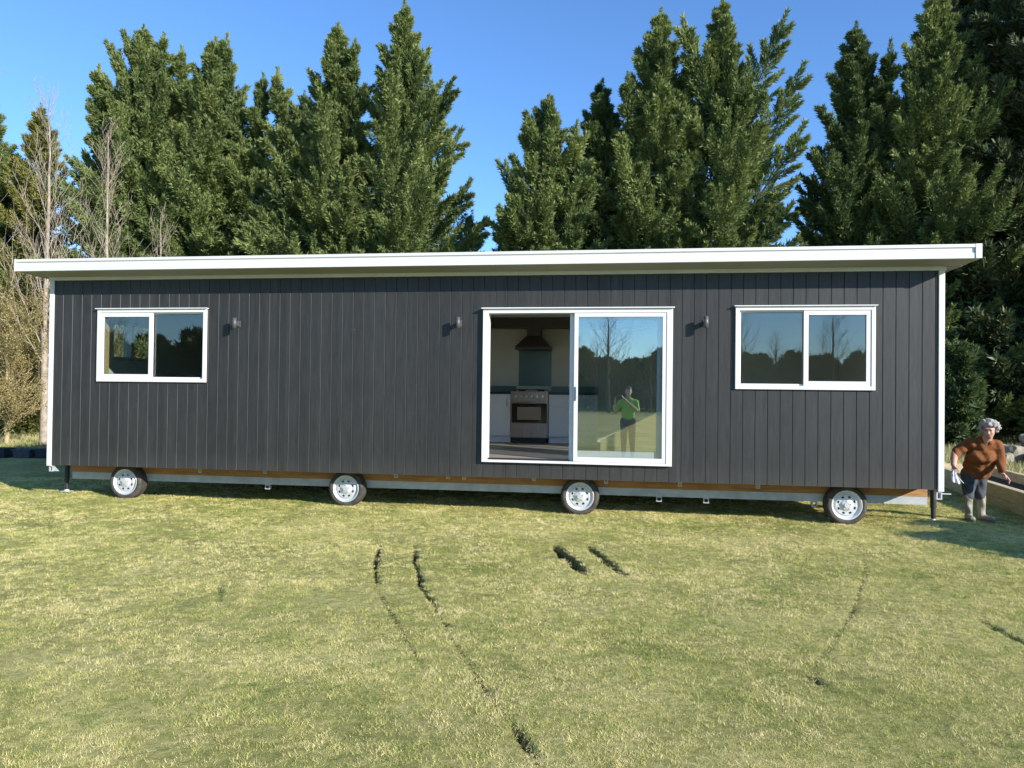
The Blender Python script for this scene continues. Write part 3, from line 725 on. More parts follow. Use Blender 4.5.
sleeper_wall((14.22, 5.95), (15.06, 5.85), 0.10, GZ - 0.03, -0.16, 'd')
mb = MB(); mb.poly_prism([(13.5, -0.05), (14.38, -0.15), (15.06, 5.8), (14.2, 5.9)], 'z', GZ - 0.05, -0.33)
mb.build('soil', M['soil'], pr)

# rubble
rb = random.Random(4)
for i, (x, y, z, sx, sy, sz, rot) in enumerate([(17.75, 10.2, -0.25, 0.55, 0.45, 0.30, 0.3), (18.4, 10.5, -0.1, 0.6, 0.5, 0.42, 1.2), (17.35, 9.9, -0.36, 0.32, 0.35, 0.20, 2.1), (18.1, 9.7, -0.32, 0.45, 0.35, 0.22, 0.8), (18.1, 10.1, 0.12, 0.34, 0.26, 0.16, 0.5), (17.5, 10.3, -0.12, 0.30, 0.24, 0.14, 0.2), (17.1, 9.6, -0.42, 0.22, 0.20, 0.13, 1.5), (17.9, 9.3, -0.40, 0.26, 0.2, 0.14, 0.4)]):
    mb = MB(); bmesh.ops.create_icosphere(mb.bm, subdivisions=3, radius=1.0)
    for v in mb.bm.verts:
        c = v.co
        f = 1 + 0.18 * math.sin(c.x * 3.1 + i) * math.cos(c.y * 2.7 + i) + rb.uniform(-0.05, 0.05)
        q = Vector([math.copysign(abs(t) ** 0.6, t) for t in c]) * f
        v.co = Vector((q.x * sx * 0.72, q.y * sy * 0.72, q.z * sz * 0.75))
    bmesh.ops.rotate(mb.bm, cent=(0, 0, 0), matrix=Matrix.Rotation(rot, 3, 'Z') @ Matrix.Rotation(0.25, 3, 'Y'), verts=mb.bm.verts)
    bmesh.ops.translate(mb.bm, vec=(x, y, z), verts=mb.bm.verts)
    o = mb.build('concrete_rubble', M['rubble'])
    set_tag(o, 'pale broken concrete lump in the rubble heap on the bank at the right edge', 'rubble', 'rubble heap on the bank')

# plastic tubs by the bare shrub
for x, y, sx, sz, m_, lab in ((-5.86, 5.55, 0.19, 0.27, 'blue', 'dark blue plastic trough at the left edge of the photo'), (-5.30, 5.6, 0.22, 0.25, 'tubgrey', 'grey plastic trough second from the left edge in the cabin shadow'),
                          (-4.80, 5.65, 0.20, 0.26, 'blue', 'blue plastic trough beside the pale tree trunk in the shade')):
    t = empty('plastic_trough', (x, y, GZ), lab, 'trough', 'plastic troughs in the shade')
    mb = MB(); w0, w1 = sx * 0.85, sx
    z0, z1 = GZ - 0.03, GZ + sz * 0.8
    for (s, w_) in ((1, 0.16), ):
        lo = [(-w0, -0.13), (w0, -0.13), (w0, 0.13), (-w0, 0.13)]; hi = [(-w1, -0.16), (w1, -0.16), (w1, 0.16), (-w1, 0.16)]
        A = [mb.bm.verts.new((x + a_, y + b_, z0)) for a_, b_ in lo]; B = [mb.bm.verts.new((x + a_, y + b_, z1)) for a_, b_ in hi]
        C_ = [mb.bm.verts.new((x + a_ * 0.92, y + b_ * 0.88, z1)) for a_, b_ in hi]; D_ = [mb.bm.verts.new((x + a_ * 0.9, y + b_ * 0.85, z0 + 0.2)) for a_, b_ in lo]
        mb.bm.faces.new(A)
        for i in range(4):
            j = (i + 1) % 4
            mb.bm.faces.new((A[i], A[j], B[j], B[i])); mb.bm.faces.new((B[i], B[j], C_[j], C_[i])); mb.bm.faces.new((C_[i], C_[j], D_[j], D_[i]))
        mb.bm.faces.new(D_)
    mb.build('tub', M[m_], t)
    mb = MB(); frame_rects(mb, 0, 1, 0, 1, 0.1, 0, 1) ; mb.bm.free()
    mb = MB(); mb.box(x - w1 - 0.015, x + w1 + 0.015, y - 0.175, y - 0.160, z1 - 0.02, z1 + 0.006); mb.box(x - w1 - 0.015, x + w1 + 0.015, y + 0.160, y + 0.175, z1 - 0.02, z1 + 0.006); mb.box(x - w1 - 0.015, x - w1 - 0.001, y - 0.161, y + 0.161, z1 - 0.02, z1 + 0.006); mb.box(x + w1 + 0.001, x + w1 + 0.015, y - 0.161, y + 0.161, z1 - 0.02, z1 + 0.006)
    mb.build('lip', M[m_], t)

# ------------------------------------------------------------------ trees
def tube_mesh(segs, sides=6):
    """segs: list of (p0, r0, p1, r1) -> numpy verts, quads"""
    segs = [s for s in segs]
    n = len(segs)
    P0 = np.array([s[0] for s in segs]); P1 = np.array([s[2] for s in segs]); R0 = np.array([s[1] for s in segs]); R1 = np.array([s[3] for s in segs])
    d = P1 - P0; d /= np.maximum(np.linalg.norm(d, axis=1, keepdims=True), 1e-6)
    up = np.where(np.abs(d[:, 2:3]) > 0.9, np.array([[1.0, 0, 0]]), np.array([[0, 0, 1.0]]))
    a = np.cross(d, up); a /= np.linalg.norm(a, axis=1, keepdims=True); b = np.cross(d, a)
    ang = np.arange(sides) * 2 * np.pi / sides
    c, s = np.cos(ang)[None, :, None], np.sin(ang)[None, :, None]
    ring = a[:, None] * c + b[:, None] * s
    V0 = P0[:, None] + ring * R0[:, None, None]; V1 = P1[:, None] + ring * R1[:, None, None]
    V = np.concatenate([V0, V1], 1).reshape(-1, 3)
    base = (np.arange(n) * 2 * sides)[:, None]; i = np.arange(sides)[None]; j = (i + 1) % sides
    F = np.stack([base + i, base + j, base + sides + j, base + sides + i], -1).reshape(-1, 4)
    return V, F

def plume_points(rg, P, Ddir, L_, W, n, size, open_=0.55):
    """flame-shaped plume of feathery sprays round the axis P -> P + D*L"""
    t = rg.random(n) ** 0.8
    ax = np.array(Ddir); ax = ax / np.linalg.norm(ax)
    up = np.array([0, 0, 1.0]); a = np.cross(ax, up); a /= max(np.linalg.norm(a), 1e-3); b = np.cross(ax, a)
    bend = 0.12 * L_
    C = np.array(P)[None] + ax[None] * (t * L_)[:, None] + up[None] * (bend * t ** 2)[:, None]
    rad = W * (np.clip(t / 0.30, 0, 1) ** 0.7) * (1.03 - t) ** 0.85
    th = rg.uniform(0, 2 * np.pi, n); rr = rad * np.sqrt(rg.random(n))
    off = (a[None] * np.cos(th)[:, None] + b[None] * np.sin(th)[:, None])
    base = C + off * rr[:, None]
    dirv = ax[None] * 1.0 + off * open_ * 1.15 + up[None] * 0.06 + rg.normal(0, 0.36, (n, 3))
    dirv /= np.linalg.norm(dirv, axis=1, keepdims=True)
    side = np.cross(dirv, rg.normal(0, 1, (n, 3))); side /= np.maximum(np.linalg.norm(side, axis=1, keepdims=True), 1e-3)
    ln = size * rg.uniform(0.6, 1.5, n); wd = ln * rg.uniform(0.10, 0.20, n)
    # a spray: broad near its foot, ending in a drawn-out tip
    v0 = base + side * wd[:, None]; v1 = base - side * wd[:, None] + dirv * (ln * 0.18)[:, None]; v2 = base + dirv * ln[:, None]
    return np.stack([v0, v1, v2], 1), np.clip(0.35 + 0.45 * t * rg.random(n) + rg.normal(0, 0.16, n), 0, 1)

def conifer(name, x, y, top, Rb, label, leaf='leafA', seed=0, nbr=135, per=820, size=0.145, leaders=(), cap=4.4, cat='tree', group=None, low=0.05, lean=(0, 0), shape=0.84, z0=None, plume=1.0, arms=()):
    rg = np.random.default_rng(1000 + seed)
    gz = GZ if z0 is None else z0
    Ht = top - gz
    root = empty(name, (x, y, gz), label, cat, group)
    quads, rn, segs = [], [], []
    base = np.array([x, y, gz])
    def leader(bx, by, bz, topx, topy, topz, Rmax, nb, flow):
        A = np.array([bx, by, bz]); B = np.array([topx, topy, topz]); Lh = topz - gz
        steps = 10
        for k in range(steps):
            f0, f1 = k / steps, (k + 1) / steps
            r = lambda f: 0.02 + 0.028 * Ht * 0.45 * (1 - f) * 0.9
            segs.append((A + (B - A) * f0, r(f0) * (Rmax / Rb) ** 0.5, A + (B - A) * f1, r(f1) * (Rmax / Rb) ** 0.5))
        for i in range(nb):
            f = flow + (1 - flow) * ((i + rg.random()) / nb) ** 0.92
            az = i * 2.399963 + rg.uniform(-0.5, 0.5)
            R_ = min(Rmax * (1 - f) ** shape, cap) * rg.uniform(0.52, 1.16) + 0.12
            R_ *= 1 + 0.22 * math.sin(az * 2 + seed) * (1 - f)
            el = math.radians(8 + 42 * f ** 0.9 + rg.uniform(-12, 12))
            if rg.random() < 0.10: R_ *= 1.22; el += 0.12
            Lb = R_ / math.cos(min(el, 1.15))
            Lb = min(Lb, 0.26 * Ht)
            P = A + (B - A) * f - np.array([0, 0, math.sin(el) * Lb * 0.80])
            if P[2] < gz + 0.15: P[2] = gz + 0.15 + rg.random() * 0.5
            d_ = np.array([math.cos(az) * math.cos(el), math.sin(az) * math.cos(el), math.sin(el)])
            W = (0.095 * Lb + 0.11) * plume
            front = 1.0 if d_[1] < 0.35 else 0.55
            n = int(per * front * (0.35 + 0.28 * Lb))
            q, r_ = plume_points(rg, P + d_ * Lb * 0.15, d_, Lb * 0.85, W, n, size)
            quads.append(q); rn.append(r_ + rg.uniform(-0.10, 0.10))
            segs.append((P, 0.010 + 0.012 * Lb, P + d_ * Lb * 0.75, 0.006))
            # one or two side plumes
            for k in range(4):
                s = 0.22 + 0.15 * k + rg.uniform(-0.05, 0.05); az2 = az + (1 if k % 2 else -1) * rg.uniform(0.45, 0.95); e2 = el + rg.uniform(-0.05, 0.35)
                d2 = np.array([math.cos(az2) * math.cos(e2), math.sin(az2) * math.cos(e2), math.sin(e2)])
                q, r_ = plume_points(rg, P + d_ * Lb * s, d2, Lb * (0.48 - 0.07 * k) + 0.1, W * 0.62, int(n * 0.30), size * 0.92)
                quads.append(q); rn.append(r_ + rg.uniform(-0.10, 0.10))
        # inner sprays close to the stem, toned darker to paint a shaded core
        m_ = int(nb * per * 0.10); fi = rg.uniform(flow, 0.97, m_); ri = np.minimum(Rmax * (1 - fi) ** shape, cap) * 0.45 * np.sqrt(rg.random(m_)); ti = rg.uniform(0, 2 * np.pi, m_)
        bi = A[None] + (B - A)[None] * fi[:, None] + np.stack([ri * np.cos(ti), ri * np.sin(ti), np.zeros(m_)], -1)
        di = rg.normal(0, 1, (m_, 3)); di /= np.linalg.norm(di, axis=1, keepdims=True); si = np.cross(di, rg.normal(0, 1, (m_, 3))); si /= np.linalg.norm(si, axis=1, keepdims=True)
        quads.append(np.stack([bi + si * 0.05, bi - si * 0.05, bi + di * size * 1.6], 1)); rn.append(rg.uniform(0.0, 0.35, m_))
        # tip
        q, r_ = plume_points(rg, B - np.array([0, 0, 1.3]), np.array([0.02, 0, 1.0]), 1.5, 0.22, int(per * 0.5), size * 0.8)
        quads.append(q); rn.append(r_)
    leader(x, y, gz, x + lean[0], y + lean[1], top, Rb, nbr, low)
    for (dx, dz, rr, nb) in leaders:      # sub-leaders: x offset, top height, radius
        h0 = gz + 0.30 * (dz - gz)
        leader(x + dx * 0.4, y, h0, x + dx, y - 0.6, dz, rr, nb, 0.15)
    for (zb, dxs, L_, el) in arms:       # long free arms: start height, side (+1/-1), length, elevation (deg)
        e = math.radians(el); d_ = np.array([math.cos(e) * dxs, -0.25, math.sin(e)])
        P = np.array([x, y, zb])
        q, r_ = plume_points(rg, P + d_ * L_ * 0.25, d_, L_ * 0.75, 0.055 * L_ + 0.10, int(per * 1.2), size)
        quads.append(q); rn.append(r_); segs.append((P, 0.07, P + d_ * L_ * 0.8, 0.01))
        for k in range(11):
            t_ = 0.22 + 0.065 * k; sg = 1 if k % 2 else -1
            e2 = e + sg * rg.uniform(0.35, 0.7); d2 = np.array([math.cos(e2) * dxs, rg.uniform(-0.7, 0.2), math.sin(e2)]); d2 /= np.linalg.norm(d2)
            q, r_ = plume_points(rg, P + d_ * L_ * t_, d2, (1.05 - t_) * 0.42 * L_ * rg.uniform(0.7, 1.1) + 0.15, 0.16, int(per * 0.42), size)
            quads.append(q); rn.append(r_ + rg.uniform(-0.1, 0.1))
    V = np.concatenate(quads).reshape(-1, 3); rn_ = np.clip(np.concatenate(rn), 0, 1)
    V[:, 2] = np.maximum(V[:, 2], gz + 0.03)
    F = np.arange(len(V)).reshape(-1, 3)
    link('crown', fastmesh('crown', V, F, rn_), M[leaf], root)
    TV, TF = tube_mesh(segs, 6)
    link('trunk', fastmesh('trunk', TV, TF), M['bark'], root, smooth=True)
    return root, len(V) // 3

count = 0
trees = [
 # x, y, top, Rb, label, kwargs
 (-18.6, 18.3, 13.4, 4.9, 'green conifer cut by the left edge of the photo', dict(seed=1)),
 (-15.9, 18.0, 12.6, 3.8, 'yellowish ragged conifer behind the thin bare tree at left', dict(seed=2, leaf='leafY', nbr=90, per=480)),
 (-11.3, 18.0, 15.6, 5.4, 'big green conifer with a slanting left shoulder, behind the second bare tree', dict(seed=3, shape=0.72, nbr=140, leaders=((-1.5, 13.8, 2.8, 46), (1.3, 14.9, 2.4, 40)))),
 (-8.3, 18.3, 15.1, 4.9, 'twin topped conifer second of the left clump', dict(seed=4, shape=0.74, nbr=135, leaders=((0.85, 14.9, 2.4, 42), (-1.1, 14.5, 2.4, 40), (2.4, 13.2, 2.3, 40)))),
 (-2.95, 18.0, 15.2, 4.7, 'conifer with a wide left side next to the pointed conifer of the left clump', dict(seed=6, shape=0.76, leaders=((-2.2, 13.3, 2.5, 46), (0.9, 14.2, 1.9, 30)))),
 (-0.28, 18.0, 15.9, 5.4, 'tall pointed conifer with long swept arms at the right end of the left clump', dict(seed=7, arms=((9.6, 1, 3.7, 52), (7.4, 1, 4.1, 50), (5.6, 1, 4.3, 45), (4.3, 1, 4.6, 38)))),
 (5.40, 17.6, 11.8, 4.4, 'short conifer at the left end of the middle clump', dict(seed=8, nbr=110, shape=0.75, leaders=((-1.2, 8.9, 1.7, 24), (1.1, 10.6, 1.9, 28)), arms=((5.2, -1, 2.4, 45), (4.4, -1, 2.4, 30)))),
 (7.35, 18.6, 12.7, 4.2, 'dark short conifer squeezed behind the middle clump', dict(seed=9, leaf='leafD', nbr=110)),
 (9.50, 18.0, 15.0, 4.8, 'tall conifer with a dense pointed top above the open door', dict(seed=10, leaders=((-1.2, 12.4, 1.8, 30), (1.0, 12.8, 1.6, 24)))),
 (11.65, 17.7, 15.1, 4.2, 'tall conifer with swept right arms above the door glass', dict(seed=11, arms=((9.7, 1, 4.7, 64), (8.0, 1, 4.9, 57), (6.4, 1, 4.6, 54), (5.4, 1, 3.2, 42), (10.4, -1, 4.0, 68)))),
 (16.40, 18.3, 14.2, 3.8, 'slim conifer with a small second top right of the sky gap', dict(seed=12, leaders=((0.95, 13.2, 1.7, 30),), leaf='leafD', arms=((5.2, -1, 2.6, 40), (6.8, -1, 2.3, 28)))),
 (18.90, 17.8, 15.2, 5.2, 'tall conifer behind the right end of the roof', dict(seed=13, nbr=150)),
 (22.5, 17.6, 18.4, 6.2, 'large dark conifer cut by the right edge of the photo', dict(seed=14, leaf='leafG', nbr=170, size=0.24, plume=1.35, cap=4.6)),
 (21.2, 20.6, 18.2, 5.4, 'large dark conifer standing behind the right clump', dict(seed=15, leaf='leafG', nbr=110, per=500, size=0.24, plume=1.35, leaders=((-1.3, 17.2, 2.6, 40),))),
 (26.0, 19.5, 17.0, 5.5, 'dark conifer just past the right edge of the photo', dict(seed=16, leaf='leafD', nbr=90, per=200)),
 (-13.9, 21.0, 11.5, 4.2, 'low dark conifer in the back row behind the bare trees', dict(seed=17, leaf='leafD', nbr=80, per=400)),
 (-5.4, 20.4, 13.6, 4.6, 'low dark conifer in the back row between two left clump trees', dict(seed=18, leaf='leafD', nbr=80, per=400)),
 (-21.5, 21.0, 12.0, 4.5, 'dark back row conifer past the left edge', dict(seed=19, leaf='leafD', nbr=60, per=200)),
 (9.0, 21.5, 11.0, 4.4, 'low dark conifer in the back row behind the middle clump', dict(seed=20, leaf='leafD', nbr=70, per=350)),
 (13.6, 20.8, 7.6, 3.0, 'lowest dark conifer filling the sky gap above the right window', dict(seed=21, leaf='leafD', nbr=60, per=350)),
 (1.9, 20.8, 8.4, 2.6, 'small dark conifer low behind the arms of the left clump', dict(seed=22, leaf='leafD', nbr=50, per=350)),
]
for (x, y, top, Rb, lab, kw) in trees:
    _, c = conifer('conifer_tree', x, y, top, Rb, lab, group='tall conifers behind the cabin', **kw)
    count += c
# understory shrubs at the foot of the trees
for i, (x, y, h, R_, leaf, lab) in enumerate([(15.6, 15.2, 3.6, 1.9, 'leafD', 'dark leafy shrub at the tree foot just right of the cabin wall'), (18.4, 15.0, 3.2, 1.9, 'leafD', 'leafy shrub below the tall conifer right of the woman'), (21.2, 15.0, 3.4, 2.0, 'leafA', 'green shrub at the tree foot at the right edge'),
                                         (-12.6, 14.2, 4.0, 2.2, 'leafY', 'yellow green shrub behind the bare twiggy bush'), (-9.6, 14.0, 3.6, 2.0, 'leafD', 'dark shrub between the pale trunk and the cabin corner'), (-15.6, 14.5, 4.0, 2.2, 'leafY', 'yellow green shrub at the left edge'), (-11.2, 12.0, 2.2, 1.5, 'leafY', 'low tangled shrub behind the twiggy bushes at left'), (-8.6, 12.6, 2.6, 1.4, 'leafD', 'low dark shrub directly behind the pale trunk'), (-13.4, 12.4, 2.6, 1.7, 'leafD', 'low dark shrub at the left edge behind the twiggy bush')]):
    _, c = conifer('shrub', x, y, GZ + h, R_, lab, leaf=leaf, seed=40 + i, nbr=60, per=480, size=0.17, cat='shrub', shape=0.45, plume=1.5)
    count += c
print('leaf quads', count)

def bare_tree(name, x, y, h, r0, label, seed, m_, gz=GZ, nmain=26, spread=0.28, elev=(50, 75), depth=3, fork=0.25, cat='tree', lean=(0, 0), group=None, brf=0.30, buds=0):
    rg = random.Random(seed)
    root = empty(name, (x, y, gz), label, cat, group)
    tr, br, tips = [], [], []
    P = Vector((x, y, gz - 0.05)); pts = [P.copy()]
    n = 14
    for k in range(n):
        P = P + Vector((lean[0] / n + rg.uniform(-0.03, 0.03), lean[1] / n + rg.uniform(-0.03, 0.03), h / n)); pts.append(P.copy())
    rad = lambda f: r0 * (1 - f) ** 0.9 + 0.006
    for k in range(n): tr.append((tuple(pts[k]), rad(k / n), tuple(pts[k + 1]), rad((k + 1) / n)))
    def grow(p, d, L_, r, lev):
        m = 4; q = p.copy(); dd = d.copy()
        for k in range(m):
            dd = (dd + Vector((rg.uniform(-0.12, 0.12), rg.uniform(-0.12, 0.12), 0.09))).normalized()
            q2 = q + dd * (L_ / m)
            br.append((tuple(q), max(r * (1 - k / m), 0.004), tuple(q2), max(r * (1 - (k + 1) / m), 0.003)))
            if lev < depth:
                for _ in range(rg.choice([1, 1, 2]) if lev < 2 else rg.choice([0, 1, 1])):
                    ax = Vector((rg.uniform(-1, 1), rg.uniform(-1, 1), rg.uniform(-0.3, 0.6))).normalized()
                    grow(q2, (dd + ax * 0.65).normalized(), L_ * rg.uniform(0.35, 0.6), r * 0.5, lev + 1)
            else: tips.append(q2)
            q = q2
    for i in range(nmain):
        f = 0.18 + 0.80 * (i + rg.random()) / nmain
        k = min(int(f * n), n - 1); p = pts[k].lerp(pts[k + 1], f * n - k)
        az = i * 2.4 + rg.uniform(-0.5, 0.5); el = math.radians(rg.uniform(*elev))
        d = Vector((math.cos(az) * math.cos(el), math.sin(az) * math.cos(el), math.sin(el)))
        grow(p, d, h * spread * (1.15 - f) * rg.uniform(0.7, 1.2) + 0.2, rad(f) * brf, 1)
    if buds:
        g2 = np.random.default_rng(seed); T_ = np.array([b_[2] for b_ in br if b_[3] < 0.012]); T_ = np.repeat(T_, buds, 0)
        T_ = T_ + g2.normal(0, 0.05, T_.shape); dv_ = g2.normal(0, 1, T_.shape); dv_ /= np.linalg.norm(dv_, axis=1, keepdims=True); sd_ = np.cross(dv_, g2.normal(0, 1, T_.shape)); sd_ /= np.linalg.norm(sd_, axis=1, keepdims=True)
        Q_ = np.stack([T_ - sd_ * 0.010, T_ + sd_ * 0.010, T_ + dv_ * 0.055], 1).reshape(-1, 3)
        link('buds', fastmesh('buds', Q_, np.arange(len(Q_)).reshape(-1, 3), g2.random(len(T_))), M['bud'], root)
    V_, F_ = tube_mesh(tr, 10); link('trunk', fastmesh('trunk', V_, F_), m_, root, smooth=True)
    V_, F_ = tube_mesh(br, 4); link('crown', fastmesh('crown', V_, F_), m_, root, smooth=True)
    return root
bare_tree('bare_tree', -7.75, 9.0, 9.6, 0.105, 'thin bare tree with pale trunk rising left of the cabin corner', 3, M['palebark'], nmain=34, spread=0.24, elev=(55, 78), depth=3, group='bare trees left of the cabin')
bare_tree('bare_tree', -6.15, 9.2, 8.9, 0.075, 'thin bare grey tree rising behind the roof above the left window', 5, M['palebark'], nmain=30, spread=0.26, elev=(50, 78), depth=3, group='bare trees left of the cabin')
bare_tree('bare_tree', -4.6, 9.6, 6.6, 0.05, 'short bare sapling whose tips show above the roof right of the bare grey tree', 8, M['palebark'], nmain=20, spread=0.3, depth=2, group='bare trees left of the cabin')
bare_tree('bare_tree', -9.6, 9.4, 11.3, 0.08, 'bare pale tree leaning out of the left edge of the photo', 9, M['palebark'], nmain=20, spread=0.26, depth=2, lean=(-0.9, 0), group='bare trees left of the cabin')
bare_tree('bare_shrub', -8.55, 8.6, 3.7, 0.06, 'golden twiggy bare shrub beside the pale trunk', 12, M['twig'], nmain=22, spread=0.62, elev=(5, 60), depth=3, brf=0.22, buds=14, cat='shrub')
bare_tree('bare_shrub', -9.9, 9.0, 3.2, 0.05, 'golden twiggy bare shrub cut by the left edge', 13, M['twig'], nmain=20, spread=0.62, elev=(5, 60), depth=3, brf=0.22, buds=14, cat='shrub')
bare_tree('bare_shrub', -9.0, 10.6, 2.6, 0.04, 'low tangled tan shrub between the two golden bushes', 15, M['twig'], nmain=24, spread=0.65, elev=(0, 60), depth=3, brf=0.22, buds=14, cat='shrub')
bare_tree('bare_shrub', -7.9, 7.6, 1.5, 0.03, 'small twiggy bush low in front of the pale trunk', 16, M['twig'], nmain=20, spread=0.75, elev=(0, 60), depth=3, brf=0.22, buds=10, cat='shrub')
bare_tree('bare_shrub', -7.3, 10.6, 3.6, 0.05, 'tan bare shrub behind the pale trunk', 14, M['twig'], nmain=18, spread=0.55, elev=(20, 65), depth=3, brf=0.22, buds=14, cat='shrub')

# unseen shrub added right of the frame to cast the shadow on the lawn
bb = empty('shade_caster', (15.75, -2.45, GZ), 'unseen shrub added past the right edge to cast the shade by the woman', 'shrub')
n = 80000
rg = np.random.default_rng(77)
c = np.array([15.75, -2.45, GZ])
u = rg.uniform(-1, 1, (n, 3)); u[:, 2] = rg.random(n)
s_dir = np.array([0.555, 0.832]); f_dir = np.array([-0.832, 0.555])
hh = 1.58 * (1 - 0.20 * np.abs(u[:, 0]) ** 3 + 0.06 * np.sin(u[:, 0] * 9))
P = np.stack([c[0] + s_dir[0] * u[:, 0] * 1.25 + f_dir[0] * u[:, 1] * 0.55, c[1] + s_dir[1] * u[:, 0] * 1.25 + f_dir[1] * u[:, 1] * 0.55, c[2] + u[:, 2] * hh], -1)
dv = rg.normal(0, 1, (n, 3)); dv /= np.linalg.norm(dv, axis=1, keepdims=True); sd = np.cross(dv, rg.normal(0, 1, (n, 3))); sd /= np.linalg.norm(sd, axis=1, keepdims=True)
Q = np.stack([P, P + dv * 0.05 + sd * 0.032, P + dv * 0.11, P + dv * 0.05 - sd * 0.032], 1).reshape(-1, 3)
link('crown', fastmesh('crown', Q, np.arange(len(Q)).reshape(-1, 4), rg.random(n)), M['leafA'], bb)
segs = []
for i in range(14):
    a_ = i * 0.9; segs.append(((15.75, -2.45, GZ - 0.05), 0.03, (15.75 + 0.6 * math.cos(a_), -2.45 + 0.6 * math.sin(a_), GZ + 1.2), 0.008))
V_, F_ = tube_mesh(segs, 6); link('trunk', fastmesh('trunk', V_, F_), M['bark'], bb)

# ------------------------------------------------------------------ trees behind the camera, seen in the glass
def copy_tree(root, loc, s, rz, label, group):
    r = root.copy(); COL.objects.link(r); r.location = loc; r.scale = (s, s, s); r.rotation_euler = (0, 0, rz); r['label'] = label; r['group'] = group
    for ch in list(root.children):
        c_ = ch.copy(); COL.objects.link(c_); c_.parent = r
    return r
rr = random.Random(21)
G2 = 'far trees across the lawn seen in the window glass'
LAB2 = 'far dark tree across the lawn, reflected in the window glass'
p1, _ = conifer('reflected_conifer', -20, -62, GZ + 7, 3.0, LAB2, leaf='leafD', seed=61, nbr=50, per=140, size=0.45, group=G2, shape=0.6, plume=1.6)
p2, _ = conifer('reflected_conifer', -28, -60, GZ + 6.0, 4.2, LAB2, leaf='leafG', seed=62, nbr=60, per=170, size=0.5, group=G2, shape=0.55, plume=1.9, leaders=((-2.2, GZ + 4.6, 2.2, 20), (2.0, GZ + 5.2, 2.0, 20), (0.9, GZ + 5.7, 1.6, 14)))
p1['name_note'] = ''; del p1['name_note']
for i in range(86):
    x = -72 + i * 1.6 + rr.uniform(-0.8, 0.8); y = -68 + rr.uniform(-3, 3)
    copy_tree(rr.choice([p1, p1, p2, p2, p2]), (x, y, GZ), rr.uniform(0.55, 0.98), rr.uniform(0, 6), LAB2, G2)
for i in range(80):
    x = -70 + i * 1.75 + rr.uniform(-1.2, 1.2); y = -76 + rr.uniform(-3, 3)
    copy_tree(p2, (x, y, GZ), rr.uniform(0.8, 1.05), rr.uniform(0, 6), LAB2, G2)
for i in range(9):
    copy_tree(p2, (-17 - i * 2.6 + rr.uniform(-0.6, 0.6), -44 + rr.uniform(-3, 3), GZ), rr.uniform(0.85, 1.05), rr.uniform(0, 6), LAB2, G2)
b1 = bare_tree('reflected_bare_tree', 7.2, -58, 9.6, 0.18, 'tall bare tree across the lawn reflected in the door glass', 31, M['darktwig'], nmain=40, spread=0.36, elev=(20, 65), depth=3, group=G2)
for (x, y, s) in ((29, -60, .62), (22, -60, .6), (31.5, -60, .8), (24.5, -60, .66), (11, -60, .62), (6, -60, .7), (1, -60, .6), (4, -62, 0.75), (14, -60, 0.8), (19, -60, 0.95), (23, -64, 0.8), (27, -60, 1.0), (-34, -38, 1.15), (-29, -39, 1.1), (-40, -42, 1.2), (-4, -62, 0.8)):
    copy_tree(b1, (x, y, GZ), s, rr.uniform(0, 6), 'bare tree across the lawn, reflected in the window glass', G2)
for i in range(34):
    copy_tree(b1, (-30 + i * 2.1 + rr.uniform(-1, 1), -65 + rr.uniform(-3, 3), GZ), rr.uniform(0.42, 0.66), rr.uniform(0, 6), 'bare tree across the lawn, reflected in the window glass', G2)

# ------------------------------------------------------------------ people
def blob(name, caps, vox, m_, parent, smooth_it=4, extra=None):
    """union of tapered round limbs turned into one continuous skin"""
    bm = bmesh.new()
    for cp in caps:
        p0, r0, p1, r1 = Vector(cp[0]), cp[1], Vector(cp[2]), cp[3]
        sq = cp[4] if len(cp) > 4 else (1, 1, 1)
        L_ = (p1 - p0).length; k = max(2, int(L_ / (0.35 * min(r0, r1))) + 1)
        k = min(k, 14) if r0 > 0.03 or L_ > 0.05 else 3
        for i in range(k):
            t = i / (k - 1)
            r = r0 + (r1 - r0) * t; p = p0.lerp(p1, t)
            res = bmesh.ops.create_icosphere(bm, subdivisions=2, radius=r)
            bmesh.ops.scale(bm, vec=sq, verts=res['verts']); bmesh.ops.translate(bm, vec=p, verts=res['verts'])
    me_ = bpy.data.meshes.new(name); bm.to_mesh(me_); bm.free()
    o = bpy.data.objects.new(name, me_); COL.objects.link(o)
    md = o.modifiers.new('r', 'REMESH'); md.mode = 'VOXEL'; md.voxel_size = vox; md.use_smooth_shade = True
    md = o.modifiers.new('s', 'SMOOTH'); md.factor = 0.5; md.iterations = smooth_it
    dg = bpy.context.evaluated_depsgraph_get(); dg.update()
    me2 = bpy.data.meshes.new_from_object(o.evaluated_get(dg)); bpy.data.objects.remove(o); bpy.data.meshes.remove(me_)
    if extra: extra(me2)
    me2.name = name
    return link(name, me2, m_, parent, smooth=True)

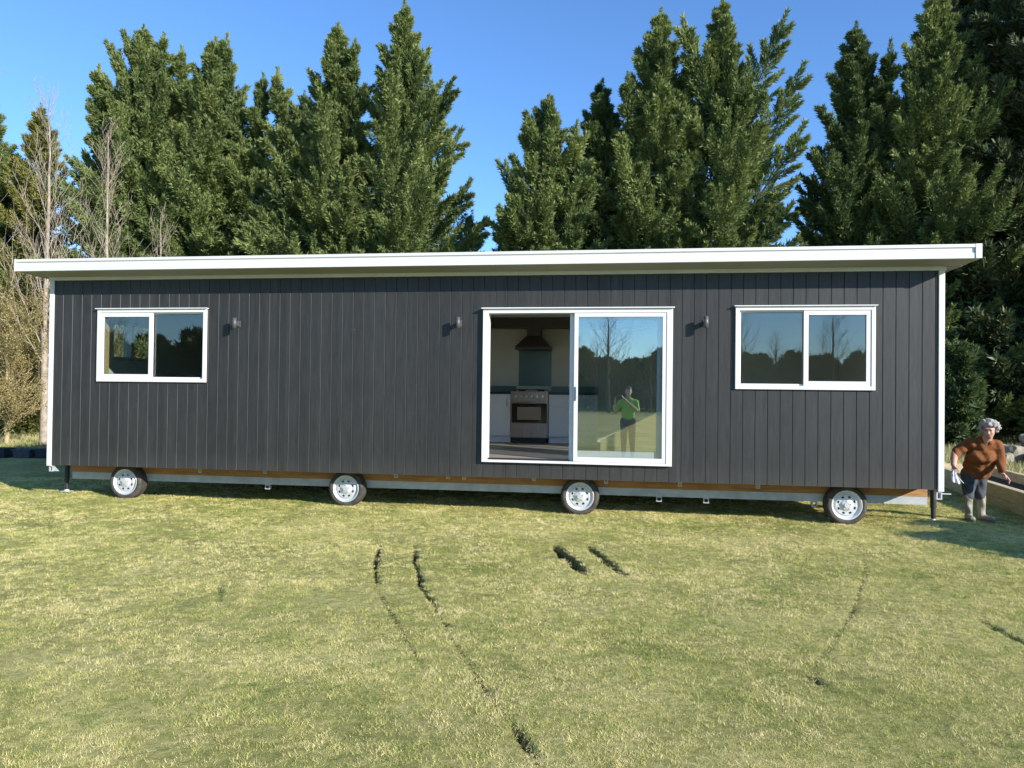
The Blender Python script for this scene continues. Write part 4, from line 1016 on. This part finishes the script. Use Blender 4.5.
def hand(wr, tip, side, curl):
    """palm and five fingers from wrist towards tip; side = thumb side vector; curl = direction the fingers bend"""
    wr, tip, side, curl = Vector(wr), Vector(tip), Vector(side).normalized(), Vector(curl).normalized()
    d = (tip - wr).normalized(); L_ = 0.175
    caps = []
    for s in (-1, -0.33, 0.33, 1): caps.append((wr + d * 0.012 + side * 0.016 * s, 0.015, wr + d * 0.085 + side * 0.026 * s, 0.0125))
    for s, ln in ((1, 0.066), (0.33, 0.076), (-0.33, 0.070), (-1, 0.054)):
        a = wr + d * 0.085 + side * 0.027 * s; b = a + (d + curl * 0.25 + side * 0.05 * s).normalized() * ln * 0.5
        c_ = b + (d + curl * 0.9).normalized() * ln * 0.5
        caps += [(a, 0.0098, b, 0.0090), (b, 0.0090, c_, 0.0078)]
    a = wr + d * 0.03 + side * 0.030; b = a + (d * 0.6 + side * 0.8 + curl * 0.3).normalized() * 0.036; c_ = b + (d + side * 0.25 + curl * 0.5).normalized() * 0.030
    caps += [(a, 0.0125, b, 0.0105), (b, 0.0105, c_, 0.0085)]
    return caps

# --- woman by the right end of the cabin
wg = float(gheight(np.array([12.65]), np.array([0.6]))[0])
wo = empty('person', (12.632, 0.62, wg), 'stooping grey haired woman in a rust brown jumper holding a white rag', 'person')
Yb = 0.66
hd = Vector((12.694, 0.40, 0.722))
nk = Vector((12.702, 0.47, 0.585))
HR = Matrix.Rotation(math.radians(-30), 3, 'Z') @ Matrix.Rotation(math.radians(12), 3, 'X')
HS = 0.84
hv = lambda a_, b_, c_: hd + HR @ Vector((a_, b_, c_)) * HS
body = [
  (nk + Vector((-0.01, 0.04, -0.06)), 0.058, hv(0, 0.015, -0.06), 0.052),
  (hv(0, 0.02, 0.03), 0.092 * HS, hv(0, 0.0, 0.0), 0.086 * HS, (0.94, 1.03, 1.08)),
  (hv(0.0, -0.03, -0.045), 0.070 * HS, hv(0.002, -0.045, -0.085), 0.046 * HS),
  (hv(0.034, -0.062, -0.03), 0.031 * HS, hv(-0.032, -0.064, -0.03), 0.031 * HS),
  (hv(0.0, -0.094, 0.000), 0.009 * HS, hv(0.0, -0.112, -0.032), 0.015 * HS),
  (hv(-0.025, -0.076, 0.026), 0.021 * HS, hv(0.025, -0.076, 0.026), 0.021 * HS),
  (hv(0.086, 0.01, -0.02), 0.015 * HS, hv(0.088, 0.012, -0.045), 0.012 * HS),
  (hv(-0.086, 0.01, -0.02), 0.015 * HS, hv(-0.088, 0.012, -0.045), 0.012 * HS),
  (Vector((12.700, 0.60, 0.48)), 0.11, Vector((12.690, 0.72, 0.20)), 0.12),                          # trunk core
  (Vector((12.361, 0.56, 0.395)), 0.046, Vector((12.308, 0.46, 0.27)), 0.034),                      # right forearm
  (Vector((12.881, 0.50, 0.30)), 0.040, Vector((12.853, 0.42, 0.185)), 0.031),                      # left forearm
  (Vector((12.585, 0.70, -0.05)), 0.056, Vector((12.570, 0.645, -0.38)), 0.030),
  (Vector((12.722, 0.70, -0.05)), 0.056, Vector((12.713, 0.655, -0.38)), 0.030),
  (Vector((12.636, 0.73, 0.12)), 0.10, Vector((12.585, 0.70, -0.05)), 0.058), (Vector((12.711, 0.73, 0.12)), 0.10, Vector((12.722, 0.70, -0.05)), 0.058),
]
body += hand((12.308, 0.46, 0.27), (12.298, 0.42, 0.08), (0.2, -1, 0), (0.9, 0.2, 0))
body += hand((12.853, 0.42, 0.185), (13.0, 0.36, 0.02), (-0.3, -1, 0), (-0.9, 0.2, 0))
blob('body', body, 0.0058, M['skin'], wo, 3)
# face details
mb = MB()
for s in (-1, 1):
    mt = Matrix.Translation(hv(0.033 * s, -0.0875, 0.002)) @ HR.to_4x4() @ Matrix.Diagonal((1.5, 0.6, 0.55, 1))
    bmesh.ops.create_icosphere(mb.bm, subdivisions=2, radius=0.0085, matrix=mt)
mb.build('eyes', M['eye'], wo, smooth=True)
mb = MB(); mt = Matrix.Translation(hv(0.0, -0.098, -0.064)) @ HR.to_4x4() @ Matrix.Diagonal((2.1, 0.7, 0.5, 1)); bmesh.ops.create_icosphere(mb.bm, subdivisions=2, radius=0.010, matrix=mt)
mb.build('mouth', M['lips'], wo, smooth=True)
# hair: many overlapping curls
hr = random.Random(2); caps = []
for i in range(300):
    u_ = hr.uniform(-1, 1); th = hr.uniform(0, 2 * math.pi); s_ = math.sqrt(1 - u_ * u_)
    v = Vector((s_ * math.cos(th), s_ * math.sin(th), u_))
    if v.y < -0.30 and v.z < 0.36: continue
    if v.z < -0.62: continue
    r = 0.094 + hr.uniform(-0.004, 0.010)
    p = hv(v.x * r * 1.12, v.y * r * 1.05 + 0.012, v.z * r * 1.12 + 0.030)
    caps.append((p, 0.022, p + Vector((hr.uniform(-0.02, 0.02), hr.uniform(-0.02, 0.02), hr.uniform(-0.02, 0.02))), 0.014))
def frizz(me_):
    co = np.empty(len(me_.vertices) * 3); me_.vertices.foreach_get('co', co); co = co.reshape(-1, 3)
    w_ = np.sin(co[:, 0] * 210) * np.sin(co[:, 1] * 190 + 1) * np.sin(co[:, 2] * 200 + 2)
    c_ = co.mean(0); n_ = co - c_; n_ /= np.linalg.norm(n_, axis=1, keepdims=True)
    co += n_ * (w_ * 0.004)[:, None]; me_.vertices.foreach_set('co', co.ravel())
blob('hair', caps, 0.0050, M['hair'], wo, 2, frizz)
# jumper
caps = [
  (Vector((12.566, 0.58, 0.525)), 0.095, Vector((12.824, 0.52, 0.515)), 0.090, (1, 1, 0.9)),
  (Vector((12.698, 0.54, 0.520)), 0.125, Vector((12.702, 0.60, 0.40)), 0.160, (1.12, 0.85, 1)),
  (Vector((12.702, 0.60, 0.40)), 0.162, Vector((12.698, 0.68, 0.25)), 0.166, (1.14, 0.88, 1)),
  (Vector((12.698, 0.68, 0.25)), 0.166, Vector((12.684, 0.71, 0.155)), 0.156, (1.14, 0.98, 0.7)),
  (Vector((12.707, 0.50, 0.38)), 0.095, Vector((12.594, 0.52, 0.37)), 0.095),
  (Vector((12.716, 0.50, 0.555)), 0.078, Vector((12.702, 0.49, 0.585)), 0.068, (1, 1, 0.6)),
  (Vector((12.547, 0.59, 0.520)), 0.080, Vector((12.411, 0.60, 0.435)), 0.066), (Vector((12.411, 0.60, 0.435)), 0.066, Vector((12.345, 0.53, 0.335)), 0.050),
  (Vector((12.839, 0.53, 0.510)), 0.084, Vector((12.890, 0.55, 0.35)), 0.064), (Vector((12.890, 0.55, 0.35)), 0.064, Vector((12.856, 0.43, 0.205)), 0.045),
]
def folds(me_):
    co = np.empty(len(me_.vertices) * 3); me_.vertices.foreach_get('co', co); co = co.reshape(-1, 3)
    w_ = 0.006 * np.sin(co[:, 2] * 46 + 9 * co[:, 0] + 2 * np.sin(co[:, 0] * 14)) + 0.004 * np.sin(co[:, 0] * 60 + co[:, 2] * 25)
    co[:, 1] += w_; co[:, 0] += w_ * 0.4; me_.vertices.foreach_set('co', co.ravel())
blob('jumper', caps, 0.0085, M['rust'], wo, 4, folds)
caps = [
  (Vector((12.620, 0.72, 0.13)), 0.122, Vector((12.715, 0.72, 0.13)), 0.122, (1, 1, 0.9)),
  (Vector((12.612, 0.72, 0.10)), 0.106, Vector((12.578, 0.69, -0.06)), 0.073), (Vector((12.578, 0.69, -0.06)), 0.073, Vector((12.570, 0.65, -0.150)), 0.060),
  (Vector((12.715, 0.72, 0.10)), 0.106, Vector((12.722, 0.70, -0.06)), 0.073), (Vector((12.722, 0.70, -0.06)), 0.073, Vector((12.712, 0.66, -0.150)), 0.060),
]
blob('trousers', caps, 0.0085, M['jeans'], wo, 4, folds)
zf = wg
for (x, y, tx, ty) in ((12.561, 0.65, 12.545, 0.50), (12.720, 0.66, 12.800, 0.52)):
    caps = [(Vector((x, y, -0.155)), 0.056, Vector((x + 0.004, y - 0.01, zf + 0.10)), 0.042), (Vector((x + 0.004, y - 0.01, zf + 0.10)), 0.043, Vector((x + 0.004, y - 0.01, zf + 0.05)), 0.048),
            (Vector((x + 0.004, y + 0.01, zf + 0.045)), 0.046, Vector((tx, ty, zf + 0.040)), 0.040, (1, 1, 0.9))]
    bt = blob('boot', caps, 0.008, M['boot'], wo, 3, folds)
# rag
mb = MB(); rgd = random.Random(3)
nu, nv = 9, 12; G_ = []
for i in range(nu):
    for j in range(nv):
        u_, v_ = i / (nu - 1), j / (nv - 1)
        spread_ = 0.02 + 0.050 * v_
        G_.append(mb.bm.verts.new((12.290 + (u_ - 0.5) * 2 * spread_ + 0.050 * v_ ** 2, 0.415 + 0.016 * math.sin(u_ * 14 + v_ * 3) + 0.01 * u_, 0.205 - 0.165 * v_ + 0.012 * math.sin(u_ * 9))))
for i in range(nu - 1):
    for j in range(nv - 1): mb.bm.faces.new((G_[i * nv + j], G_[(i + 1) * nv + j], G_[(i + 1) * nv + j + 1], G_[i * nv + j + 1]))
rag = mb.build('rag', M['cloth'], smooth=True); md = rag.modifiers.new('s', 'SOLIDIFY'); md.thickness = 0.006
set_tag(rag, 'crumpled white rag hanging from the woman\'s right hand', 'rag')

# --- photographer (seen in the door glass)
px_, py_ = CAM.x + 0.24, CAM.y - 0.36
ph = empty('person', (px_, py_, GZ), 'photographer in a bright green shirt reflected in the door glass', 'person')
pv = lambda a, b, c_: Vector((px_ + a, py_ + b, GZ + c_))
hands = [CAM + Vector((-0.055, -0.05, -0.045)), CAM + Vector((0.065, -0.05, -0.045))]
body = [(pv(0, 0, 1.44), 0.060, pv(0, 0.02, 1.58), 0.056), (pv(0, 0.0, 1.70), 0.096, pv(0, 0.01, 1.67), 0.090, (0.9, 1.05, 1.1)), (pv(0, 0.05, 1.62), 0.062, pv(0, 0.07, 1.58), 0.042), (pv(0, 0.105, 1.67), 0.010, pv(0, 0.118, 1.645), 0.014),
        (pv(0.088, 0, 1.665), 0.015, pv(0.09, 0, 1.64), 0.012, (0.6, 1, 1.2)), (pv(-0.088, 0, 1.665), 0.015, pv(-0.09, 0, 1.64), 0.012, (0.6, 1, 1.2)),
        (pv(0, 0, 1.36), 0.15, pv(0, 0, 1.0), 0.14, (1.1, 0.75, 1)), (pv(-0.10, 0, 0.95), 0.09, pv(-0.10, 0, 0.1), 0.05), (pv(0.10, 0, 0.95), 0.09, pv(0.10, 0, 0.1), 0.05),
        (pv(-0.33, 0.05, 1.15), 0.042, hands[0] + Vector((-0.05, -0.07, -0.05)), 0.028), (pv(0.21, 0.12, 1.20), 0.042, hands[1] + Vector((0.05, -0.07, -0.05)), 0.028)]
body += hand(hands[0] + Vector((-0.05, -0.07, -0.05)), hands[0] + Vector((0.0, -0.01, 0.02)), (0.4, -0.3, 0.8), (0.7, 0.5, 0))
body += hand(hands[1] + Vector((0.05, -0.07, -0.05)), hands[1] + Vector((0.0, -0.01, 0.02)), (-0.4, -0.3, 0.8), (-0.7, 0.5, 0))
blob('body', body, 0.008, M['skin'], ph, 3)
blob('hair', [(pv(0, -0.015, 1.745), 0.095, pv(0, -0.03, 1.70), 0.095, (0.95, 1.05, 0.9))], 0.01, M['darkhair'], ph, 2)
blob('shirt', [(pv(-0.17, 0, 1.42), 0.075, pv(0.17, 0, 1.42), 0.075), (pv(0, 0, 1.38), 0.165, pv(0, 0, 0.98), 0.155, (1.15, 0.75, 1)), (pv(-0.20, 0, 1.41), 0.072, pv(-0.335, 0.03, 1.18), 0.058), (pv(0.20, 0, 1.41), 0.072, pv(0.24, 0.05, 1.20), 0.058),
               (pv(-0.335, 0.03, 1.18), 0.058, pv(-0.36, 0.14, 1.30), 0.048), (pv(0.24, 0.05, 1.20), 0.058, pv(0.08, 0.12, 1.32), 0.048)], 0.011, M['vest'], ph, 3)
blob('trousers', [(pv(-0.09, 0, 0.92), 0.125, pv(0.09, 0, 0.92), 0.125), (pv(-0.10, 0, 0.88), 0.115, pv(-0.11, 0.02, 0.12), 0.068), (pv(0.10, 0, 0.88), 0.115, pv(0.12, 0.0, 0.12), 0.068)], 0.012, M['navy'], ph, 3)
for s in (-1, 1): blob('boot', [(pv(0.11 * s, -0.03, 0.07), 0.055, pv(0.12 * s, 0.16, 0.045), 0.045)], 0.01, M['sole'], ph, 2)
MB().box(CAM.x - 0.075, CAM.x + 0.075, CAM.y - 0.030, CAM.y - 0.021, CAM.z - 0.062, CAM.z + 0.012, 0.003).build('phone', M['black'])
set_tag(bpy.data.objects['phone'], 'black phone held up by the photographer', 'phone')

# ------------------------------------------------------------------ camera, light, world
cam = bpy.data.cameras.new('camera'); co = bpy.data.objects.new('camera', cam); COL.objects.link(co)
r_ = Vector((0.989619060793765, 0.14324083037480273, 0.011669576993342472)); u_ = Vector((-0.009708987817253873, -0.01437872921916373, 0.9998494825230477)); d_ = Vector((-0.14338706381410762, 0.9895834056104512, 0.012838741028234388))
co.matrix_world = Matrix(((r_.x, u_.x, -d_.x, CAM.x), (r_.y, u_.y, -d_.y, CAM.y), (r_.z, u_.z, -d_.z, CAM.z), (0, 0, 0, 1)))
cam.sensor_width = 36; cam.lens = 740 / 1024 * 36; cam.clip_end = 2000; cam.clip_start = 0.005
sc.camera = co

w = bpy.data.worlds.new('World'); sc.world = w; w.use_nodes = True
nt = w.node_tree; bg = nt.nodes['Background']
sky = nt.nodes.new('ShaderNodeTexSky'); sky.sky_type = 'NISHITA'; sky.sun_disc = False
el = math.asin(SUN.z); az = math.atan2(SUN.x, SUN.y)
sky.sun_elevation = el; sky.sun_rotation = az
sky.air_density = 1.0; sky.dust_density = 0.0; sky.ozone_density = 6.0
mxs = nt.nodes.new('ShaderNodeMix'); mxs.data_type = 'RGBA'; mxs.blend_type = 'MULTIPLY'; mxs.inputs['Factor'].default_value = 1.0
mxs.inputs['B'].default_value = (0.92, 1.0, 1.08, 1)
nt.links.new(sky.outputs[0], mxs.inputs['A']); nt.links.new(mxs.outputs['Result'], bg.inputs[0]); bg.inputs[1].default_value = 0.14
sl = bpy.data.lights.new('sun', 'SUN'); sl.energy = 4.5; sl.angle = math.radians(0.5); sl.color = (1.0, 0.945, 0.87)
so = bpy.data.objects.new('sun', sl); COL.objects.link(so); so.rotation_euler = (-SUN).to_track_quat('-Z', 'Y').to_euler()
so.location = (0, 0, 20)

sc.view_settings.view_transform = 'Standard'; sc.view_settings.look = 'None'; sc.view_settings.gamma = 1.0
sc.view_settings.exposure = 0.82
sc.cycles.max_bounces = 8; sc.cycles.transparent_max_bounces = 12; sc.cycles.diffuse_bounces = 5; sc.cycles.glossy_bounces = 3
sc.cycles.sample_clamp_indirect = 10.0; sc.cycles.caustics_reflective = False; sc.cycles.caustics_refractive = False
